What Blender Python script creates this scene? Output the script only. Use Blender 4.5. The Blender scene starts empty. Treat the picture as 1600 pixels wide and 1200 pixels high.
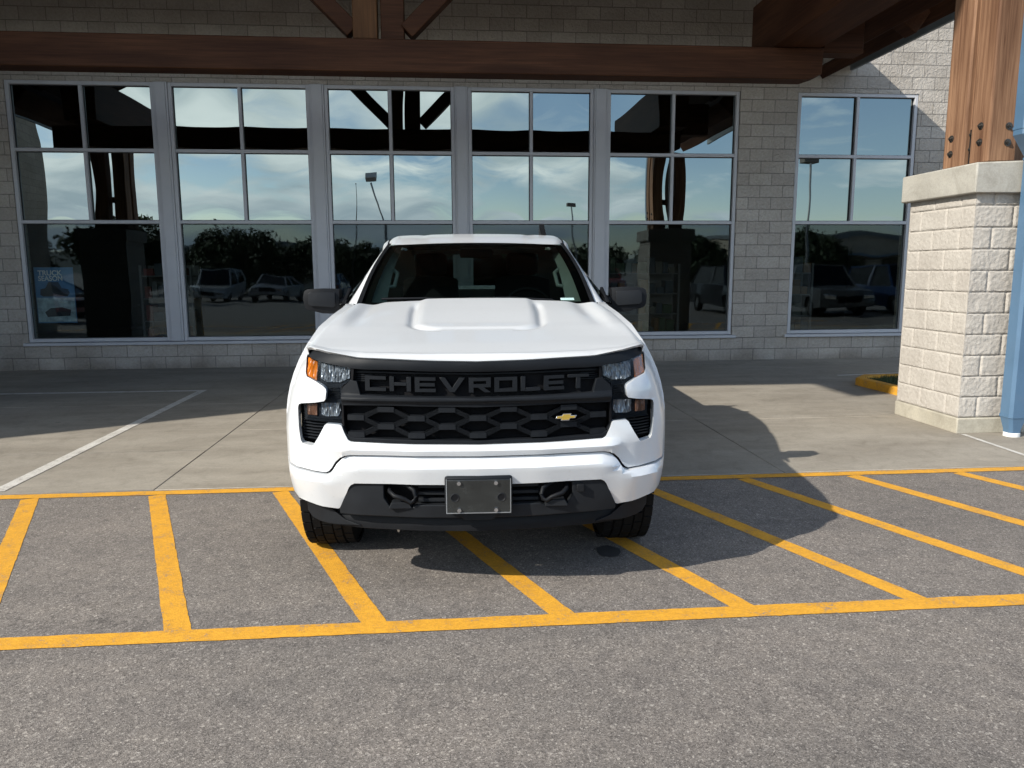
import bpy, bmesh, math, random
from mathutils import Vector, Matrix, noise
random.seed(7)
R = math.radians
SC = bpy.context.scene
COL = SC.collection

# ------------------------------------------------------------------ camera
CAMH, F_PX, PITCH, YAW, ROLL = 1.6045, 1180.15, 0.14904, 0.085405, -0.004346
cd = bpy.data.cameras.new("camera"); cam = bpy.data.objects.new("camera", cd); COL.objects.link(cam)
cd.sensor_width = 36.0; cd.lens = 36.0 * F_PX / 1600.0; cd.clip_start = .05; cd.clip_end = 3000
_F = Vector((math.sin(YAW)*math.cos(PITCH), math.cos(YAW)*math.cos(PITCH), -math.sin(PITCH)))
_R = Vector((math.cos(YAW), -math.sin(YAW), 0)); _U = _R.cross(_F)
_R2 = _R*math.cos(ROLL) + _U*math.sin(ROLL); _U2 = -_R*math.sin(ROLL) + _U*math.cos(ROLL)
cam.matrix_world = Matrix(((_R2.x, _U2.x, -_F.x, 0), (_R2.y, _U2.y, -_F.y, 0), (_R2.z, _U2.z, -_F.z, CAMH), (0, 0, 0, 1)))
SC.camera = cam

# ------------------------------------------------------------------ light
SUN_D = Vector((1.27, .70, -1.0)).normalized()      # direction the sunlight travels
SUN_EL = math.asin(-SUN_D.z); SUN_AZ = math.atan2(-SUN_D.x, -SUN_D.y)
SC.view_settings.view_transform = 'Standard'; SC.view_settings.look = 'None'
SC.view_settings.gamma = 1.0; SC.view_settings.use_curve_mapping = False
SC.view_settings.exposure = 0.68
w = bpy.data.worlds.new("World"); SC.world = w; w.use_nodes = True
N = w.node_tree.nodes; L = w.node_tree.links; N.clear()
out = N.new('ShaderNodeOutputWorld'); bg = N.new('ShaderNodeBackground'); bg.inputs[1].default_value = 0.15
sky = N.new('ShaderNodeTexSky'); sky.sky_type = 'NISHITA'; sky.sun_disc = False
sky.sun_elevation = SUN_EL; sky.sun_rotation = SUN_AZ % (2*math.pi); sky.altitude = 700; sky.air_density = 1.0; sky.dust_density = .6
tc = N.new('ShaderNodeTexCoord'); sep = N.new('ShaderNodeSeparateXYZ'); L.new(tc.outputs['Generated'], sep.inputs[0])
def wm(op, a, b=None, c=None):
    n = N.new('ShaderNodeMath'); n.operation = op
    for i, v in enumerate((a, b, c)):
        if v is None: continue
        if isinstance(v, (int, float)): n.inputs[i].default_value = v
        else: L.new(v, n.inputs[i])
    return n.outputs[0]
zc = wm('MAXIMUM', sep.outputs[2], 0.0)
den = wm('ADD', zc, .16)
cx = wm('DIVIDE', sep.outputs[0], den); cy = wm('DIVIDE', sep.outputs[1], den)
cmb = N.new('ShaderNodeCombineXYZ'); L.new(cx, cmb.inputs[0]); L.new(cy, cmb.inputs[1])
n1 = N.new('ShaderNodeTexNoise'); n1.inputs['Scale'].default_value = 1.25; n1.inputs['Detail'].default_value = 9; n1.inputs['Roughness'].default_value = .56
n1.inputs['Distortion'].default_value = .35; L.new(cmb.outputs[0], n1.inputs['Vector'])
n2 = N.new('ShaderNodeTexNoise'); n2.inputs['Scale'].default_value = 1.7; n2.inputs['Detail'].default_value = 6; n2.inputs['Roughness'].default_value = .5; L.new(cmb.outputs[0], n2.inputs['Vector'])
# cover thins out towards the +x side of the sky
cov = wm('ADD', n1.outputs[0], wm('MULTIPLY', sep.outputs[0], -.15))
cov = wm('ADD', cov, wm('MULTIPLY', zc, -.10))
mr = N.new('ShaderNodeMapRange'); mr.inputs[1].default_value = .43; mr.inputs[2].default_value = .55; L.new(cov, mr.inputs[0])
shade = N.new('ShaderNodeMapRange'); shade.inputs[1].default_value = .36; shade.inputs[2].default_value = .64; shade.inputs[3].default_value = 0; shade.inputs[4].default_value = 1
L.new(n2.outputs[0], shade.inputs[0])
cc = N.new('ShaderNodeMix'); cc.data_type = 'RGBA'; cc.inputs[6].default_value = (5.2, 6.1, 6.5, 1); cc.inputs[7].default_value = (11.0, 11.4, 11.2, 1)
L.new(shade.outputs[0], cc.inputs[0])
hz = N.new('ShaderNodeMapRange'); hz.inputs[1].default_value = 0.0; hz.inputs[2].default_value = .17; L.new(sep.outputs[2], hz.inputs[0])
hc = N.new('ShaderNodeMix'); hc.data_type = 'RGBA'; hc.inputs[6].default_value = (3.6, 4.4, 5.2, 1); L.new(cc.outputs[2], hc.inputs[7]); L.new(hz.outputs[0], hc.inputs[0])
mx = N.new('ShaderNodeMix'); mx.data_type = 'RGBA'; L.new(mr.outputs[0], mx.inputs[0]); L.new(sky.outputs[0], mx.inputs[6]); L.new(hc.outputs[2], mx.inputs[7])
L.new(mx.outputs[2], bg.inputs[0]); L.new(bg.outputs[0], out.inputs[0])
sl = bpy.data.lights.new("sun", 'SUN'); sl.energy = 4.05; sl.angle = R(.53); sl.color = (1.0, .945, .85)
so = bpy.data.objects.new("sun", sl); COL.objects.link(so)
so.rotation_euler = SUN_D.to_track_quat('-Z', 'Y').to_euler()

# ------------------------------------------------------------------ material helpers
class NT:
    def __init__(s, name):
        s.m = bpy.data.materials.new(name); s.m.use_nodes = True; s.n = s.m.node_tree.nodes; s.l = s.m.node_tree.links
        s.b = s.n['Principled BSDF']; s.out = s.n['Material Output']
    def tex(s, kind, **kw):
        n = s.n.new(kind)
        for k, v in kw.items():
            if k in n.inputs.keys(): n.inputs[k].default_value = v
            else: setattr(n, k, v)
        return n
    def link(s, a, b): s.l.new(a, b)
    def coord(s, scale=(1, 1, 1), kind='Object'):
        t = s.n.new('ShaderNodeTexCoord'); m = s.n.new('ShaderNodeMapping'); m.inputs['Scale'].default_value = scale
        s.link(t.outputs[kind], m.inputs[0]); return m.outputs[0]
    def ramp(s, src, stops, interp='LINEAR'):
        r = s.n.new('ShaderNodeValToRGB'); r.color_ramp.interpolation = interp
        while len(r.color_ramp.elements) < len(stops): r.color_ramp.elements.new(.5)
        for e, (p, c) in zip(r.color_ramp.elements, stops): e.position = p; e.color = (*c, 1) if len(c) == 3 else c
        s.link(src, r.inputs[0]); return r.outputs[0]
    def mix(s, fac, a, b, mode='MIX'):
        n = s.n.new('ShaderNodeMix'); n.data_type = 'RGBA'; n.blend_type = mode
        for i, v in ((0, fac), (6, a), (7, b)):
            if isinstance(v, (int, float)): n.inputs[i].default_value = v
            elif isinstance(v, tuple): n.inputs[i].default_value = (*v, 1)
            else: s.link(v, n.inputs[i])
        return n.outputs[2]
    def math(s, op, a, b=0.0):
        n = s.n.new('ShaderNodeMath'); n.operation = op
        for i, v in enumerate((a, b)):
            if isinstance(v, (int, float)): n.inputs[i].default_value = v
            else: s.link(v, n.inputs[i])
        return n.outputs[0]
    def bump(s, h, strength=.5, dist=.01, prev=None):
        n = s.n.new('ShaderNodeBump'); n.inputs['Strength'].default_value = strength; n.inputs['Distance'].default_value = dist
        s.link(h, n.inputs['Height'])
        if prev is not None: s.link(prev, n.inputs['Normal'])
        return n.outputs[0]
    def base(s, v):
        if isinstance(v, tuple): s.b.inputs['Base Color'].default_value = (*v, 1)
        else: s.link(v, s.b.inputs['Base Color'])
    def set(s, **kw):
        for k, v in kw.items():
            k = k.replace('_', ' ')
            if isinstance(v, (int, float, tuple)): s.b.inputs[k].default_value = v
            else: s.link(v, s.b.inputs[k])
        return s.m
M = {}
def simple(name, col, rough=.5, metal=0.0, var=.12, vs=6.0, bump=0.0, bs=200.0, coat=0.0):
    t = NT(name); co = t.coord()
    nz = t.tex('ShaderNodeTexNoise', Scale=vs, Detail=6.0, Roughness=.6); t.link(co, nz.inputs['Vector'])
    a = tuple(c*(1-var) for c in col); b = tuple(min(1, c*(1+var)) for c in col)
    t.base(t.ramp(nz.outputs[0], [(.3, a), (.7, b)]))
    t.set(Metallic=metal, Coat_Weight=coat, Coat_Roughness=.04)
    t.set(Roughness=t.ramp(nz.outputs[0], [(.3, (rough*.85,)*3), (.7, (min(1, rough*1.15),)*3)]))
    if name in ('black_plastic', 'grey_plastic', 'satin_black', 'matte_black', 'rubber', 'roof_dark', 'steel_plate'): t.b.inputs['Specular IOR Level'].default_value = .13
    if bump:
        n3 = t.tex('ShaderNodeTexNoise', Scale=bs, Detail=3.0); t.link(co, n3.inputs['Vector'])
        t.link(t.bump(n3.outputs[0], bump, .002), t.b.inputs['Normal'])
    M[name] = t.m; return t.m

# --- asphalt
def asphalt():
    t = NT('asphalt'); co = t.coord()
    v = t.tex('ShaderNodeTexVoronoi', Scale=235.0); t.link(co, v.inputs['Vector'])
    v2 = t.tex('ShaderNodeTexVoronoi', Scale=105.0); t.link(co, v2.inputs['Vector'])
    sp = t.n.new('ShaderNodeSeparateColor'); t.link(v.outputs['Color'], sp.inputs[0])
    sp2 = t.n.new('ShaderNodeSeparateColor'); t.link(v2.outputs['Color'], sp2.inputs[0])
    st = t.ramp(sp.outputs[0], [(0, (.06, .053, .049)), (.45, (.205, .186, .172)), (.85, (.30, .274, .253)), (.93, (.36, .335, .31)), (1.0, (.62, .58, .54))])
    st2 = t.ramp(sp2.outputs[1], [(0, (.09, .08, .075)), (.5, (.215, .195, .180)), (.93, (.26, .235, .22)), (.97, (.50, .47, .43)), (1.0, (.72, .68, .63))])
    c = t.mix(.38, st, st2)
    n = t.tex('ShaderNodeTexNoise', Scale=.75, Detail=7.0, Roughness=.65); t.link(co, n.inputs['Vector'])
    c = t.mix(1.0, c, t.ramp(n.outputs[0], [(.3, (.64, .625, .605)), (.7, (.86, .825, .785))]), 'MULTIPLY')
    n4 = t.tex('ShaderNodeTexNoise', Scale=9.0, Detail=8.0, Roughness=.7); t.link(co, n4.inputs['Vector'])
    c = t.mix(1.0, c, t.ramp(n4.outputs[0], [(.34, (.78, .78, .79)), (.5, (1, 1, 1)), (.72, (1.10, 1.09, 1.07))]), 'MULTIPLY')
    cw = t.tex('ShaderNodeTexNoise', Scale=1.2, Detail=6.0, Roughness=.7); t.link(co, cw.inputs['Vector'])
    cv = t.tex('ShaderNodeTexVoronoi', Scale=.42, feature='DISTANCE_TO_EDGE'); va = t.n.new('ShaderNodeVectorMath'); va.operation = 'ADD'; t.link(co, va.inputs[0]); t.link(cw.outputs['Color'], va.inputs[1]); t.link(va.outputs[0], cv.inputs['Vector'])
    crk = t.ramp(cv.outputs['Distance'], [(.0016, (.60, .60, .60)), (.0042, (1, 1, 1))])
    c = t.mix(t.ramp(n.outputs[0], [(.50, (0, 0, 0)), (.58, (1, 1, 1))]), c, t.mix(1.0, c, crk, 'MULTIPLY'))
    tk = t.tex('ShaderNodeTexNoise', Scale=1.0, Detail=5.0, Roughness=.6); t.link(t.coord((.10, 2.6, 1)), tk.inputs['Vector'])
    c = t.mix(1.0, c, t.ramp(tk.outputs[0], [(.34, (.88, .88, .885)), (.5, (1, 1, 1)), (.68, (1.05, 1.045, 1.035))]), 'MULTIPLY')
    # a few old drips
    v3 = t.tex('ShaderNodeTexVoronoi', Scale=1.15); t.link(co, v3.inputs['Vector'])
    c = t.mix(1.0, c, t.ramp(v3.outputs['Distance'], [(.012, (.35, .35, .36)), (.03, (1, 1, 1))]), 'MULTIPLY')
    t.base(c)
    hb = t.math('ADD', v.outputs['Distance'], t.math('MULTIPLY', n4.outputs[0], .5))
    t.link(t.bump(hb, .45, .0035), t.b.inputs['Normal'])
    M['asphalt'] = t.set(Roughness=.88)
asphalt()
def paint_line(name, col, wear=.46, edge=None):
    """road paint worn through to the asphalt grain"""
    t = NT(name); co = t.coord()
    v = t.tex('ShaderNodeTexVoronoi', Scale=115.0); t.link(co, v.inputs['Vector'])
    n = t.tex('ShaderNodeTexNoise', Scale=7.0, Detail=9.0, Roughness=.75); t.link(co, n.inputs['Vector'])
    n2 = t.tex('ShaderNodeTexNoise', Scale=90.0, Detail=4.0, Roughness=.7); t.link(co, n2.inputs['Vector'])
    s = t.math('ADD', t.math('MULTIPLY', n.outputs[0], .55), t.math('MULTIPLY', n2.outputs[0], .45))
    mask = t.ramp(s, [(wear-.05, (0, 0, 0)), (wear+.035, (1, 1, 1))])
    sp = t.n.new('ShaderNodeSeparateColor'); t.link(v.outputs['Color'], sp.inputs[0])
    p = t.mix(sp.outputs[0], tuple(c*.86 for c in col), tuple(min(1, c*1.08) for c in col))
    p = t.mix(1.0, p, t.ramp(n.outputs[0], [(.35, (.84, .82, .80)), (.65, (1.04, 1.04, 1.04))]), 'MULTIPLY')
    t.base(t.mix(mask, (.20, .18, .165), p))
    t.link(t.bump(v.outputs['Distance'], .35, .003), t.b.inputs['Normal'])
    M[name] = t.set(Roughness=.7)
paint_line('yellow_paint', (.64, .315, .026), .42)
paint_line('white_paint', (.56, .54, .50), .43)

def concrete(name, a, b, streak=True):
    t = NT(name); co = t.coord((.5, 1.6, 1) if streak else (1, 1, 1))
    n = t.tex('ShaderNodeTexNoise', Scale=1.3, Detail=10.0, Roughness=.66, Distortion=.5); t.link(co, n.inputs['Vector'])
    co2 = t.coord()
    f = t.tex('ShaderNodeTexNoise', Scale=60.0, Detail=6.0, Roughness=.7); t.link(co2, f.inputs['Vector'])
    c = t.ramp(n.outputs[0], [(.32, a), (.62, b)])
    c = t.mix(1.0, c, t.ramp(f.outputs[0], [(.3, (.86, .86, .86)), (.7, (1.09, 1.09, 1.09))]), 'MULTIPLY')
    g = t.tex('ShaderNodeTexNoise', Scale=4.5, Detail=9.0, Roughness=.72, Distortion=1.0); t.link(co2, g.inputs['Vector'])
    c = t.mix(1.0, c, t.ramp(g.outputs[0], [(.30, (.80, .79, .77)), (.5, (1, 1, 1)), (.70, (1.08, 1.07, 1.05))]), 'MULTIPLY')
    v = t.tex('ShaderNodeTexVoronoi', Scale=1.7); t.link(co2, v.inputs['Vector'])
    c = t.mix(1.0, c, t.ramp(v.outputs['Distance'], [(.02, (.62, .61, .60)), (.06, (1, 1, 1))]), 'MULTIPLY')
    t.base(c); t.link(t.bump(f.outputs[0], .3, .003), t.b.inputs['Normal'])
    M[name] = t.set(Roughness=.8)
concrete('concrete', (.210, .185, .150), (.290, .261, .217))
concrete('cap_concrete', (.29, .275, .24), (.38, .365, .325), False)
concrete('kerb_concrete', (.31, .285, .23), (.42, .39, .32), False)

def cmu(name, a, b, mortar, strength=.8, ms=.006):
    t = NT(name)
    tcx = t.n.new('ShaderNodeTexCoord'); sp = t.n.new('ShaderNodeSeparateXYZ'); t.link(tcx.outputs['Object'], sp.inputs[0])
    cb = t.n.new('ShaderNodeCombineXYZ'); t.link(t.math('ADD', sp.outputs[0], sp.outputs[1]), cb.inputs[0]); t.link(sp.outputs[2], cb.inputs[1])
    br = t.n.new('ShaderNodeTexBrick'); t.link(cb.outputs[0], br.inputs['Vector'])
    br.offset = .5; br.offset_frequency = 2; br.squash = 1.0
    for k, v in (('Scale', 1.0), ('Mortar Size', ms), ('Mortar Smooth', .25), ('Brick Width', .4064), ('Row Height', .2032), ('Bias', 0.0)): br.inputs[k].default_value = v
    br.inputs['Color1'].default_value = (*a, 1); br.inputs['Color2'].default_value = (*b, 1); br.inputs['Mortar'].default_value = (*mortar, 1)
    n = t.tex('ShaderNodeTexNoise', Scale=24.0, Detail=7.0, Roughness=.62); t.link(tcx.outputs['Object'], n.inputs['Vector'])
    n2 = t.tex('ShaderNodeTexNoise', Scale=1.6, Detail=5.0); t.link(tcx.outputs['Object'], n2.inputs['Vector'])
    c = t.mix(1.0, br.outputs[0], t.ramp(n.outputs[0], [(.3, (.84, .84, .83)), (.7, (1.08, 1.08, 1.08))]), 'MULTIPLY')
    c = t.mix(1.0, c, t.ramp(n2.outputs[0], [(.35, (.90, .89, .88)), (.65, (1.05, 1.05, 1.06))]), 'MULTIPLY')
    t.base(c)
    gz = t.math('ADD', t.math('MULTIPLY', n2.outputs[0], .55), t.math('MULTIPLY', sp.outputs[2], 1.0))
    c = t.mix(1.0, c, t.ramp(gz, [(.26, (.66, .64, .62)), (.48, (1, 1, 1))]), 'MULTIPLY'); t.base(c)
    rid = t.tex('ShaderNodeTexNoise', Scale=13.0, Detail=8.0, Roughness=.6, Distortion=1.2); t.link(tcx.outputs['Object'], rid.inputs['Vector'])
    h = t.math('SUBTRACT', rid.outputs[0], t.math('MULTIPLY', br.outputs['Fac'], .8))
    t.link(t.bump(h, strength, .035), t.b.inputs['Normal'])
    M[name] = t.set(Roughness=.92)
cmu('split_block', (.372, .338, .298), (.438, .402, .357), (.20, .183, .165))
cmu('tan_block', (.42, .37, .29), (.48, .42, .34), (.30, .27, .22), .4)

def rockmat():
    t = NT('pillar_block'); co = t.coord()
    n = t.tex('ShaderNodeTexNoise', Scale=30.0, Detail=7.0, Roughness=.65); t.link(co, n.inputs['Vector'])
    n2 = t.tex('ShaderNodeTexNoise', Scale=3.2, Detail=3.0); t.link(co, n2.inputs['Vector'])
    c = t.ramp(n2.outputs[0], [(.3, (.395, .365, .328)), (.7, (.455, .425, .383))])
    c = t.mix(1.0, c, t.ramp(n.outputs[0], [(.3, (.86, .85, .84)), (.68, (1.05, 1.05, 1.05))]), 'MULTIPLY')
    t.base(c); t.link(t.bump(n.outputs[0], .6, .018), t.b.inputs['Normal'])
    M['pillar_block'] = t.set(Roughness=.92)
rockmat()
simple('mortar', (.25, .235, .215), .95, var=.1, vs=30)

def timber(name, a, b, axis=2, rough=.68):
    t = NT(name); sc = [16.0, 16.0, 16.0]; sc[axis] = .45
    co = t.coord(tuple(sc))
    n = t.tex('ShaderNodeTexNoise', Scale=3.2, Detail=9.0, Roughness=.62, Distortion=.6); t.link(co, n.inputs['Vector'])
    sc2 = [3.0, 3.0, 3.0]; sc2[axis] = .5
    co2 = t.coord(tuple(sc2)); n2 = t.tex('ShaderNodeTexNoise', Scale=1.3, Detail=4.0); t.link(co2, n2.inputs['Vector'])
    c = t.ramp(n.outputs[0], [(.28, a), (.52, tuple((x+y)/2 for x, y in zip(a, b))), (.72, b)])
    c = t.mix(1.0, c, t.ramp(n2.outputs[0], [(.36, (.66, .60, .58)), (.62, (1.1, 1.08, 1.06))]), 'MULTIPLY')
    t.base(c); t.link(t.bump(n.outputs[0], .35, .006), t.b.inputs['Normal'])
    M[name] = t.set(Roughness=rough, Specular_IOR_Level=.18)
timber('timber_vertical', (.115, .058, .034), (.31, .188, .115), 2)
timber('timber_king_shade', (.075, .036, .016), (.150, .075, .033), 2)  # post timber again, darkened to paint in the shade on the king post
timber('timber_across_shade', (.040, .0165, .0075), (.086, .036, .0170), 0)  # same wood as the sunlit posts; canopy shade is put into this colour
timber('timber_along_shade', (.040, .0165, .0080), (.088, .037, .0180), 1)  # lengthwise beams, likewise coloured dark for the shade under the roof

simple('aluminium', (.445, .448, .468), .45, .0, .05, 3)
simple('dark_seal', (.02, .021, .023), .6)
simple('steel_plate', (.035, .035, .038), .45, .6)
simple('bolt_steel', (.09, .085, .08), .4, .8)
simple('roof_flashing', (.17, .19, .20), .5, .3)
simple('roof_dark', (.02, .014, .011), .9)
simple('blue_paint', (.070, .138, .225), .42, .0, .07, 2.5, coat=.25)
simple('pvc_white', (.72, .72, .70), .5)
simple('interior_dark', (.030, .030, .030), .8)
simple('interior_floor', (.08, .075, .07), .5)
simple('shelf_grey', (.12, .125, .13), .5)
simple('red_plastic', (.14, .01, .01), .4); simple('orange_plastic', (.13, .06, .012), .45); simple('green_plastic', (.022, .055, .024), .45)
simple('cream_plastic', (.10, .095, .08), .5); simple('bluegrey_plastic', (.028, .045, .065), .45)
simple('grass_soil', (.05, .09, .025), .95, var=.4, vs=30)
simple('oil_stain', (.045, .043, .042), .65, var=.4, vs=40)
simple('hill_ground', (.052, .066, .058), .95, var=.3, vs=.02)
simple('bark', (.09, .065, .045), .9, bump=.5, bs=40)
simple('galvanised', (.32, .33, .34), .45, .7)
simple('bronze_box', (.09, .08, .07), .5, .4)
simple('poster_blue', (.10, .26, .50), .5, var=.25, vs=3); simple('poster_white', (.92, .93, .93), .5)
simple('poster_dark', (.03, .04, .06), .5); simple('poster_water', (.45, .58, .66), .5, var=.5, vs=9)
def leafmat():
    t = NT('foliage'); oi = t.coord()
    n = t.tex('ShaderNodeTexNoise', Scale=.8, Detail=5.0); t.link(oi, n.inputs['Vector'])
    t.base(t.ramp(n.outputs[0], [(.3, (.022, .036, .014)), (.7, (.055, .08, .027))]))
    M['foliage'] = t.set(Roughness=.7)
leafmat()

# --- building glass: reflective upper panes, clearer lower panes
def pane(name, refl, tint, wave):
    t = NT(name); t.n.remove(t.b)
    g = t.n.new('ShaderNodeBsdfGlossy'); g.inputs['Roughness'].default_value = .018 if 'lower' in name else .006; g.inputs['Color'].default_value = (*refl, 1)
    tr = t.n.new('ShaderNodeBsdfTransparent'); tr.inputs[0].default_value = (*tint, 1)
    a = t.n.new('ShaderNodeAddShader'); t.link(g.outputs[0], a.inputs[0]); t.link(tr.outputs[0], a.inputs[1]); t.link(a.outputs[0], t.out.inputs[0])
    co = t.coord(); n = t.tex('ShaderNodeTexNoise', Scale=1.1, Detail=1.0); t.link(co, n.inputs['Vector'])
    t.link(t.bump(n.outputs[0], wave, .004), g.inputs['Normal'])
    M[name] = t.m
pane('glass_upper', (.240, .272, .268), (.02, .024, .024), .4)
pane('glass_lower', (.050, .062, .067), (.50, .54, .52), .8)
def carglass(name, tint, f0=.06):
    t = NT(name); t.n.remove(t.b)
    g = t.n.new('ShaderNodeBsdfGlossy'); g.inputs['Roughness'].default_value = .01
    tr = t.n.new('ShaderNodeBsdfTransparent'); tr.inputs[0].default_value = (*tint, 1)
    lw = t.n.new('ShaderNodeFresnel'); lw.inputs[0].default_value = 1.33 if name == 'lens_glass' else 1.45
    m = t.n.new('ShaderNodeMixShader'); t.link(t.math('MULTIPLY', lw.outputs[0], .10 if name == 'lens_glass' else .8), m.inputs[0]); t.link(tr.outputs[0], m.inputs[1]); t.link(g.outputs[0], m.inputs[2]); t.link(m.outputs[0], t.out.inputs[0])
    M[name] = t.m
carglass('windscreen_glass', (.40, .48, .44)); carglass('rear_glass', (.22, .27, .25)); carglass('dark_glass', (.10, .11, .11)); carglass('lens_glass', (.82, .85, .88))

# --- vehicle materials
def paint(name, col, dirt=True):
    t = NT(name); co = t.coord()
    n = t.tex('ShaderNodeTexNoise', Scale=2.5, Detail=4.0); t.link(co, n.inputs['Vector'])
    d = t.tex('ShaderNodeTexNoise', Scale=38.0, Detail=8.0, Roughness=.75); t.link(co, d.inputs['Vector'])
    c = t.ramp(n.outputs[0], [(.3, tuple(x*.985 for x in col)), (.7, col)])
    if dirt:
        # road film: fine dirt specks on the front of the vehicle
        c = t.mix(t.ramp(d.outputs[0], [(.585, (0, 0, 0)), (.72, (.5, .5, .5))]), c, tuple(x*f for x, f in zip(col, (.68, .66, .62))))
    t.base(c); M[name] = t.set(Roughness=.28, Coat_Weight=.5, Coat_Roughness=.03, Specular_IOR_Level=.5)
paint('white_car_paint', (.60, .615, .63))
for k, c in dict(grey=(.10, .105, .11), red=(.22, .015, .015), silver=(.26, .27, .29), navy=(.02, .04, .10), black=(.012, .012, .014), blue=(.04, .13, .28), pale=(.42, .42, .42)).items():
    paint(k+'_car_paint', c, False)
simple('black_plastic', (.009, .0098, .0115), .5, var=.12, vs=9, bump=.12, bs=500)
simple('satin_black', (.0095, .011, .0135), .52, var=.10, vs=5)
simple('matte_black', (.006, .006, .007), .8)
simple('grey_plastic', (.014, .0155, .018), .52, var=.15, vs=6)
simple('rubber', (.0095, .0092, .009), .85, var=.3, vs=20, bump=.3, bs=120)
simple('rim_metal', (.30, .30, .31), .35, .8)
simple('chrome', (.70, .71, .73), .12, 1.0, .04)
simple('gold_emblem', (.62, .42, .08), .3, .6)
simple('plate_smoke', (.017, .0185, .018), .25, var=.35, vs=14, coat=.5)
simple('seat_fabric', (.055, .055, .058), .85); simple('dash_plastic', (.035, .042, .040), .7)
simple('trim_pale', (.50, .55, .52), .7); simple('sticker', (.45, .62, .60), .5)
def lens(name, col, metal, sc):
    t = NT(name); co = t.coord((1, 1, .35))
    v = t.tex('ShaderNodeTexVoronoi', Scale=sc); t.link(co, v.inputs['Vector'])
    wv = t.tex('ShaderNodeTexNoise', Scale=sc*.45, Detail=3.0); t.link(co, wv.inputs['Vector'])
    sp = t.n.new('ShaderNodeSeparateColor'); t.link(v.outputs['Color'], sp.inputs[0])
    t.base(t.mix(sp.outputs[0], tuple(x*.35 for x in col), col))
    t.link(t.bump(t.math('ADD', v.outputs['Distance'], wv.outputs[0]), 1.0, .02), t.b.inputs['Normal'])
    M[name] = t.set(Metallic=metal, Roughness=.3, Coat_Weight=.25, Coat_Roughness=.02, Specular_IOR_Level=.3)
lens('lamp_reflector', (.40, .405, .41), .45, 75.0)
lens('amber_lens', (.95, .23, .012), .0, 45.0)
lens('dull_amber_lens', (.30, .13, .07), .2, 45.0)

# ------------------------------------------------------------------ mesh helpers
def finish(name, bm, mat, parent=None, smooth=30, bevel=0.0, seg=2, recalc=True):
    if recalc: bmesh.ops.recalc_face_normals(bm, faces=bm.faces)
    me = bpy.data.meshes.new(name)
    if smooth:
        for f in bm.faces: f.smooth = True
        for e in bm.edges:
            if len(e.link_faces) == 2 and e.calc_face_angle(0) > R(smooth): e.smooth = False
    bm.to_mesh(me); bm.free()
    o = bpy.data.objects.new(name, me); COL.objects.link(o)
    for m in (mat if isinstance(mat, (list, tuple)) else [mat]): me.materials.append(M[m] if isinstance(m, str) else m)
    if parent: o.parent = parent
    if bevel:
        b = o.modifiers.new('b', 'BEVEL'); b.width = bevel; b.segments = seg; b.limit_method = 'ANGLE'; b.angle_limit = R(35); b.harden_normals = False
    return o
def box(bm, x0, x1, y0, y1, z0, z1, mi=0):
    v = [bm.verts.new((x, y, z)) for z in (z0, z1) for y in (y0, y1) for x in (x0, x1)]
    for q in ((0, 1, 3, 2), (4, 6, 7, 5), (0, 4, 5, 1), (2, 3, 7, 6), (0, 2, 6, 4), (1, 5, 7, 3)):
        f = bm.faces.new([v[i] for i in q]); f.material_index = mi
def boxo(name, mat, parent, *d, bevel=0.0):
    bm = bmesh.new(); box(bm, *d); return finish(name, bm, mat, parent, 0 if not bevel else 30, bevel)
def bar(bm, a, b, wd, hd, up=(0, 0, 1), roll=0.0):
    """box beam from a to b with section wd x hd"""
    a = Vector(a); b = Vector(b); d = (b-a).normalized(); u = Vector(up)
    s = d.cross(u).normalized(); u = s.cross(d).normalized()
    if roll: q = Matrix.Rotation(roll, 3, d); s = q @ s; u = q @ u
    v = [bm.verts.new(p + s*i*wd/2 + u*j*hd/2) for p in (a, b) for i, j in ((-1, -1), (1, -1), (1, 1), (-1, 1))]
    for q in ((0, 1, 2, 3), (7, 6, 5, 4), (0, 4, 5, 1), (1, 5, 6, 2), (2, 6, 7, 3), (3, 7, 4, 0)): bm.faces.new([v[i] for i in q])
def tube(bm, pts, r, n=10, caps=True):
    pts = [Vector(p) for p in pts]; rings = []
    rr = r if isinstance(r, (list, tuple)) else [r]*len(pts)
    up = Vector((0, 0, 1))
    for i, p in enumerate(pts):
        d = (pts[min(i+1, len(pts)-1)] - pts[max(i-1, 0)]).normalized()
        s = d.cross(up)
        if s.length < .05: s = d.cross(Vector((0, 1, 0)))
        s.normalize(); u = s.cross(d)
        rings.append([bm.verts.new(p + (s*math.cos(2*math.pi*k/n) + u*math.sin(2*math.pi*k/n))*rr[i]) for k in range(n)])
    for a, b in zip(rings, rings[1:]):
        for k in range(n): bm.faces.new((a[k], a[(k+1) % n], b[(k+1) % n], b[k]))
    if caps: bm.faces.new(rings[0][::-1]); bm.faces.new(rings[-1])
def lathe(bm, prof, origin, axis='X', n=48):
    """prof: (radius, offset along axis)"""
    rings = []
    for r, h in prof:
        ring = []
        for k in range(n):
            a = 2*math.pi*k/n; c, s = r*math.cos(a), r*math.sin(a)
            p = {'X': (h, c, s), 'Y': (c, h, s), 'Z': (c, s, h)}[axis]
            ring.append(bm.verts.new(Vector(p) + Vector(origin)))
        rings.append(ring)
    for a, b in zip(rings, rings[1:]):
        for k in range(n): bm.faces.new((a[k], a[(k+1) % n], b[(k+1) % n], b[k]))
    return rings
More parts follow.
